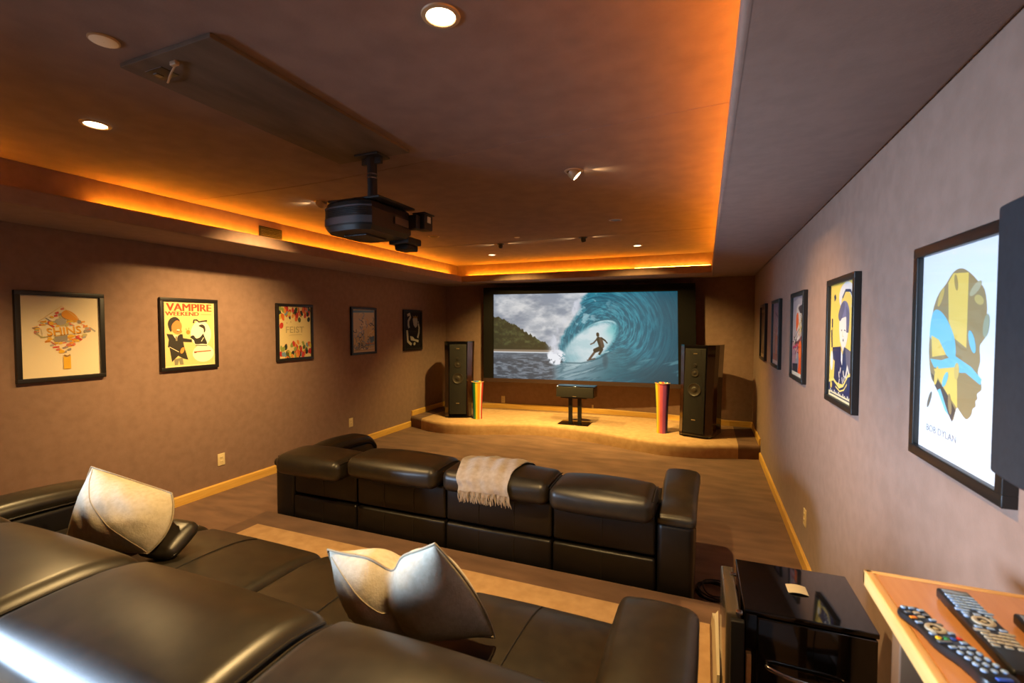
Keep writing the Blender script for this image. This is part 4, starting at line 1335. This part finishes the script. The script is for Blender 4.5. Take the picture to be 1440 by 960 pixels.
mb = MB(); mb.rbox(.083, .090, .10, .24, -.385, -.340, .002); mb.build('side_label', mat('label_grey', rgb(96, 74, 56), .5), pj)
mb = MB(); mb.rbox(-.22, -.05, .0, .20, -.462, -.45, .006); mb.build('lamp_cover', M_steel, pj)
mb = MB(); mb.rbox(.06, .14, .25, .30, -.39, -.30, .006); lens_arm = mb.build('lens_arm', M_black, pj)
mb = MB(); mb.rbox(.09, .17, .30, .40, -.385, -.285, .008); mb.rbox(.082, .178, .29, .41, -.288, -.278, .004)
mb.build('lens_carriage', M_black, pj)
mb = MB(); mb.rbox(.1695, .173, .33, .37, -.340, -.300, .001); mb.build('carriage_label', M_cardw, pj)
mb = MB(); mb.rbox(-.09, .07, .27, .42, -.475, -.43, .01); mb.rbox(-.06, .05, .29, .41, -.512, -.47, .012); mb.build('lens_hood', M_black, pj)
mb = MB(); mb.rbox(-.20, -.185, -.118, -.108, -.432, -.420, .003); mb.build('indicator', M_white, pj)

# ------------------------------------------------------------------ glossy cabinet beside the back row
cab = thing('media_cabinet', 'glossy black square cabinet with curved chrome handle beside nearest sofa', 'cabinet', (.32, 1.93, RISE), math.radians(1.2))
ch = .512
mb = MB(); mb.rbox(-.187, .187, -.168, .178, .02, ch - .016, .006); mb.build('body', M_gloss, cab)
mb = MB(); mb.rbox(-.19, .19, -.182, .182, ch - .018, ch, .004, seg=3); mb.build('top', M_gloss, cab)
mb = MB(); mb.rbox(-.150, .186, -.184, -.166, .03, ch - .022, .005); dr = mb.build('door', M_gloss, cab)
mb = MB()
hp = catmull([(-.118, -.182, .338), (-.115, -.202, .338), (-.05, -.218, .330), (.04, -.221, .325), (.10, -.208, .326), (.112, -.182, .328)], 6)
mb.tube([tuple(p) for p in hp], .0075, 10); mb.build('handle', M_chrome, dr)
mb = MB(); mb.rbox(-.182, -.166, -.186, -.166, .03, .36, .002); mb.build('door_strip', M_maple, cab)
for (x, y) in ((-.15, -.14), (.15, -.14), (-.15, .14), (.15, .14)):
    mb = MB(); mb.lathe([(.02, 0), (.022, .02)], 14, M=Matrix.Translation((x, y, 0))); mb.build('foot', M_black, cab)
sd = thing('smoked_panel', 'narrow smoked brown panel standing against left side of glossy cabinet', 'panel', (.100, 1.86, RISE), math.radians(1.2))
mb = MB(); mb.rbox(-.026, .020, -.135, .20, .012, .50, .008); mb.build('panel', M_smoke, sd)
mb = MB(); mb.rbox(-.012, .030, -.158, -.134, .012, .485, .004); mb.build('front_edge', M_black, sd)
for y in (-.13, .13):
    mb = MB(); mb.rbox(.004, .026, y - .008, y + .008, .497, .508, .003); mb.build('hinge', M_chrome, sd)
mb = MB(); mb.rbox(-.024, .018, -.13, .19, 0, .014, .002); mb.build('base', M_black, sd)
# white card on the cabinet
mb = MB()
def bend(x, y, z): return (x, y, z + .0045 * (1 - ((x) / .032) ** 2))
mb.rbox(-.032, .032, -.03, .03, .0, .0022, .0008, n=(10, 1, 1), fn=bend)
cd = mb.build('note_card', M_cardw, None, (.318, 1.935, RISE + ch + .001), (0, 0, .03))
tag(cd, 'small blank cream card lying on top of the glossy cabinet', 'card')
# folded cream board between sofa arm and panel
fb = thing('folded_board', 'folded cream cardboard sheet standing between nearest sofa and smoked panel', 'cardboard', (.052, 2.16, RISE))
mb = MB(); mb.prism([(-.004, -.26), (.014, -.26), (.018, .30), (-.004, .26)], 0, .15, top=[(.006, -.26), (.016, -.26), (.020, .18), (.004, .14)]); mb.build('front_flap', M_cardw, fb)
mb = MB(); mb.prism([(-.004, .26), (.018, .30), (.014, .33), (-.008, .31)], 0, .11, top=[(.004, .14), (.018, .18), (.018, .22), (-.004, .22)]); mb.build('fold', M_cardw, fb)
# cables on the floor by the sofa arm
mb = MB()
pts = []
for k in range(90):
    a = k * .42
    r = .09 + .018 * math.sin(k * .37)
    pts.append((.075 + r * math.cos(a) + .01 * math.sin(k), 3.13 + r * 1.2 * math.sin(a), .008 + .0006 * k))
mb.tube(pts, .005, 6)
cb = mb.build('coiled_cable', M_cable)
tag(cb, 'black cable coiled on the floor beside the front sofa arm', 'cable')

# ------------------------------------------------------------------ console with remotes
TZ = 1.12
con = thing('console_table', 'tall narrow cherry wood console table with pale edge, right wall', 'table', (.497, .5, RISE))
tz = TZ - RISE
mb = MB(); mb.rbox(-.138, .155, -.9, .775, tz - .030, tz, .003); tp = mb.build('tabletop', M_wood, con)
mb = MB(); mb.rbox(-.155, -.137, -.9, .79, tz - .034, tz + .0012, .004); mb.rbox(-.155, .155, .774, .79, tz - .034, tz + .0012, .004)
mb.build('edge_band', M_maple, con)
mb = MB(); mb.rbox(-.11, -.09, -.82, .70, tz - .10, tz - .03, .003); mb.rbox(.11, .13, -.82, .70, tz - .10, tz - .03, .003); mb.rbox(-.09, .11, .68, .70, tz - .10, tz - .03, .003)
mb.build('apron', M_legw, con)
for (x, y) in ((-.10, .69), (.12, .69), (-.10, -.81), (.12, -.81)):
    mb = MB(); mb.rbox(x - .022, x + .022, y - .022, y + .022, 0, tz - .03, .004); mb.build('leg', M_legw, con)
mb = MB(); mb.rbox(-.11, .13, -.80, .68, .16, .18, .003); mb.build('shelf', M_legw, con)
mb = MB()
mb.tube([tuple(p) for p in catmull([(.44, 1.22, RISE + .34), (.50, 1.26, RISE + .44), (.54, 1.22, RISE + .50), (.52, 1.16, RISE + .40), (.47, 1.17, RISE + .30), (.45, 1.24, RISE + .1), (.50, 1.28, RISE + .006), (.58, 1.36, RISE + .006)], 8)], .004, 6)
cb2 = mb.build('power_cord', M_cable)
tag(cb2, 'loose black power cord hanging below the console table end', 'cable')

def button_mesh(kind, m):
    mb = MB()
    if kind == 'pill': mb.rbox(-.0055, .0055, -.0034, .0034, 0, .0024, .0022, seg=2)
    elif kind == 'wide': mb.rbox(-.011, .011, -.0034, .0034, 0, .0024, .0022, seg=2)
    elif kind == 'round': mb.lathe([(.0046, 0), (.0046, .0016), (.0036, .0024), (.0006, .0026)], 14, cap=False)
    o = mb.build('button', m)
    me = o.data
    bpy.data.objects.remove(o)
    return me
BM = {}
def btn(parent, x, y, z, kind='pill', m=None, rz=0.):
    m = m or M_btn
    k = (kind, m.name)
    if k not in BM: BM[k] = button_mesh(kind, m)
    o = bpy.data.objects.new('button', BM[k]); COL.objects.link(o)
    o.parent = parent; o.location = (x, y, z); o.rotation_euler = (0, 0, rz)
    return o
def ring_pad(parent, x, y, z, ro, ri, m):
    mb = MB(); mb.lathe([(ri, 0), (ri, .0025), (ri + .002, .0032), (ro - .002, .0032), (ro, .002), (ro, 0)], 26, M=Matrix.Translation((x, y, z)), cap=False)
    o = mb.build('navigation_ring', m, parent)
    btn(parent, x, y, z, 'round', m)
# peanut-shaped remote: local +y is its far end
ra = thing('remote_control', 'peanut-shaped black remote with coloured buttons on the console', 'remote control', (.398, 1.018, TZ + .0012), .29)
mb = MB()
def width(s): return .0245 + .0035 * math.cos((s - .5) * 4 * PI) + (.002 if s < .3 else 0)
out = []
Ln = .215
prof = [(-Ln / 2 + Ln * k / 30) for k in range(31)]
rowsn = 12
vs = []; fs = []
for i, y in enumerate(prof):
    s = i / 30
    endf = math.sqrt(max(0.0, 1 - max(0, abs(2 * s - 1) - .78) ** 2 / .22 ** 2)) if abs(2 * s - 1) > .78 else 1.
    w = max(.002, width(s) * endf)
    zt = .019 + .004 * math.cos((s - .1) * 5)
    for k in range(rowsn):
        a = 2 * PI * k / rowsn
        cx_ = math.copysign(abs(math.cos(a)) ** .55, math.cos(a)); sz = math.copysign(abs(math.sin(a)) ** .55, math.sin(a))
        vs.append((w * cx_, y, max(0.0, zt / 2 + zt / 2 * sz * (.5 + .5 * endf))))
for i in range(30):
    for k in range(rowsn):
        k2 = (k + 1) % rowsn
        fs.append([i * rowsn + k, i * rowsn + k2, (i + 1) * rowsn + k2, (i + 1) * rowsn + k])
fs.append(list(range(rowsn))); fs.append([30 * rowsn + k for k in range(rowsn)][::-1])
mb.add(vs, fs, 0, True)
mb.build('body', M_remote, ra)
def za(y): return .019 + .004 * math.cos(((y + Ln / 2) / Ln - .1) * 5) - .0004
for (x, y, k, m) in ((-.012, .096, 'round', M_btn), (.0, .094, 'pill', M_btn), (.013, .088, 'pill', M_btn), (-.014, .081, 'pill', M_btn_grey), (0, .08, 'pill', M_btn_tan), (.013, .074, 'pill', M_btn_grey),
                     (-.015, .066, 'pill', M_btn_o), (0, .068, 'pill', M_btn_tan), (.014, .060, 'pill', M_btn), (-.015, .052, 'pill', M_btn), (.015, .047, 'pill', M_btn_grey),
                     (-.016, .018, 'pill', M_btn), (.016, .022, 'pill', M_btn), (-.016, .006, 'round', M_btn_y), (-.005, .004, 'round', M_btn_g), (.006, .004, 'round', M_btn_b), (.017, .006, 'round', M_btn_r),
                     (-.015, -.006, 'wide', M_btn_grey), (.014, -.007, 'pill', M_btn)):
    btn(ra, x, y, za(y), k, m)
ring_pad(ra, 0, .034, za(.034), .0155, .0085, M_btn_tan)
for r in range(5):
    for q in range(3):
        btn(ra, (-1 + q) * .0145, -.022 - r * .0145, za(-.022 - r * .0145), 'round' if r else 'pill', M_btn)
btn(ra, 0, -.097, za(-.097) - .0008, 'wide', M_btn_b)
# long straight remote
def straight(label, loc, rz, L_, W_, rows, disp=True):
    t = thing('remote_control', label, 'remote control', loc, rz)
    mb = MB()
    mb.rbox(-W_ / 2, W_ / 2, -L_ / 2, L_ / 2, 0, .021, .005, seg=3, n=(1, 6, 1)); mb.build('body', M_remote, t)
    z = .0206
    if disp:
        mb = MB(); mb.rbox(-W_ / 2 + .006, W_ / 2 - .006, L_ / 2 - .020, L_ / 2 - .007, z - .001, z + .0008, .0006); mb.build('display', M_lcd, t)
    y = L_ / 2 - .030
    for r in rows:
        if r == 'ring':
            y -= .011; ring_pad(t, 0, y, z, .0165, .009, M_btn_tan)
            for sx in (-1, 1): btn(t, sx * .019, y + .012, z, 'round', M_btn)
            y -= .022; continue
        n_, kind, m = r
        for q in range(n_):
            x = 0 if n_ == 1 else (-.5 + q / (n_ - 1)) * (W_ - .018)
            btn(t, x, y, z, kind, m)
        y -= .0105
    return t
R4, R3 = (4, 'pill', M_btn), (3, 'pill', M_btn)
T3, W2 = (3, 'pill', M_btn_tan), (2, 'wide', M_btn_tan)
straight('long straight black remote lying right of the peanut-shaped remote', (.474, 1.085, TZ + .0012), 0.02, .255, .052, [R4, R4, R4, R4, R4, (2, 'wide', M_btn), R3, 'ring', R3, W2, (4, 'pill', M_btn_tan), (4, 'pill', M_btn_tan), (4, 'pill', M_btn_tan), T3])
straight('black remote partly out of frame at right end of console', (.5645, 1.062, TZ + .0012), 0.0, .19, .05, [R3, R3, 'ring', R3, R3, R3, R3])

# ------------------------------------------------------------------ wall speaker on the right wall
ws = thing('wall_speaker', 'large dark speaker on right wall at right edge of view', 'speaker', (XR, 1.10, 1.655))
mb = MB(); mb.rbox(-.095, 0, -.17, .155, -.268, .256, .012, seg=3); mb.build('cabinet', M_black, ws)
def bow(x, y, z): return (x - .018 * (1 - (y / .2) ** 2) * (x < -.09), y, z)
mb = MB(); mb.rbox(-.108, -.09, -.175, .161, -.276, .264, .014, seg=4, n=(1, 8, 1), fn=bow); mb.build('grille', M_spk, ws)

# ------------------------------------------------------------------ daylight, world, camera
al = bpy.data.lights.new('daylight', 'AREA'); al.shape = 'RECTANGLE'; al.size = WY1 - WY0 - .15; al.size_y = WZ1 - WZ0 - .1
al.energy = 145; al.spread = math.radians(56); al.color = (.55, .74, 1.)
ao = bpy.data.objects.new('window_daylight', al); COL.objects.link(ao)
ao.location = (XL - .55, (WY0 + WY1) / 2 - .25, (WZ0 + WZ1) / 2 + .05); ao.rotation_euler = Vector((.80, .58, -.13)).to_track_quat('-Z', 'Y').to_euler()
w = bpy.data.worlds.new('world'); sc.world = w; w.use_nodes = True
bg = w.node_tree.nodes['Background']; bg.inputs['Color'].default_value = (.55, .72, 1., 1); bg.inputs['Strength'].default_value = .6

cam = bpy.data.cameras.new('camera'); co = bpy.data.objects.new('camera', cam); COL.objects.link(co)
cam.sensor_width = 36.; cam.sensor_fit = 'HORIZONTAL'; cam.lens = 663. / 1440. * 36.
cam.clip_start = .02
co.location = (0, 0, 1.68)
yaw, pitch = .38917, .03511
co.rotation_euler = (PI / 2 - pitch, 0, yaw)
cam.dof.use_dof = True; cam.dof.focus_distance = 5.0; cam.dof.aperture_fstop = 4.0
sc.camera = co

sc.view_settings.view_transform = 'Standard'
sc.view_settings.look = 'None'
sc.view_settings.gamma = 1.0
sc.view_settings.use_curve_mapping = False
sc.view_settings.exposure = 0.0
sc.render.engine = 'CYCLES'
sc.cycles.use_denoising = True
sc.cycles.max_bounces = 8
sc.cycles.diffuse_bounces = 5
sc.cycles.glossy_bounces = 4
sc.cycles.sample_clamp_indirect = 4.0
sc.cycles.caustics_reflective = False
sc.cycles.caustics_refractive = False
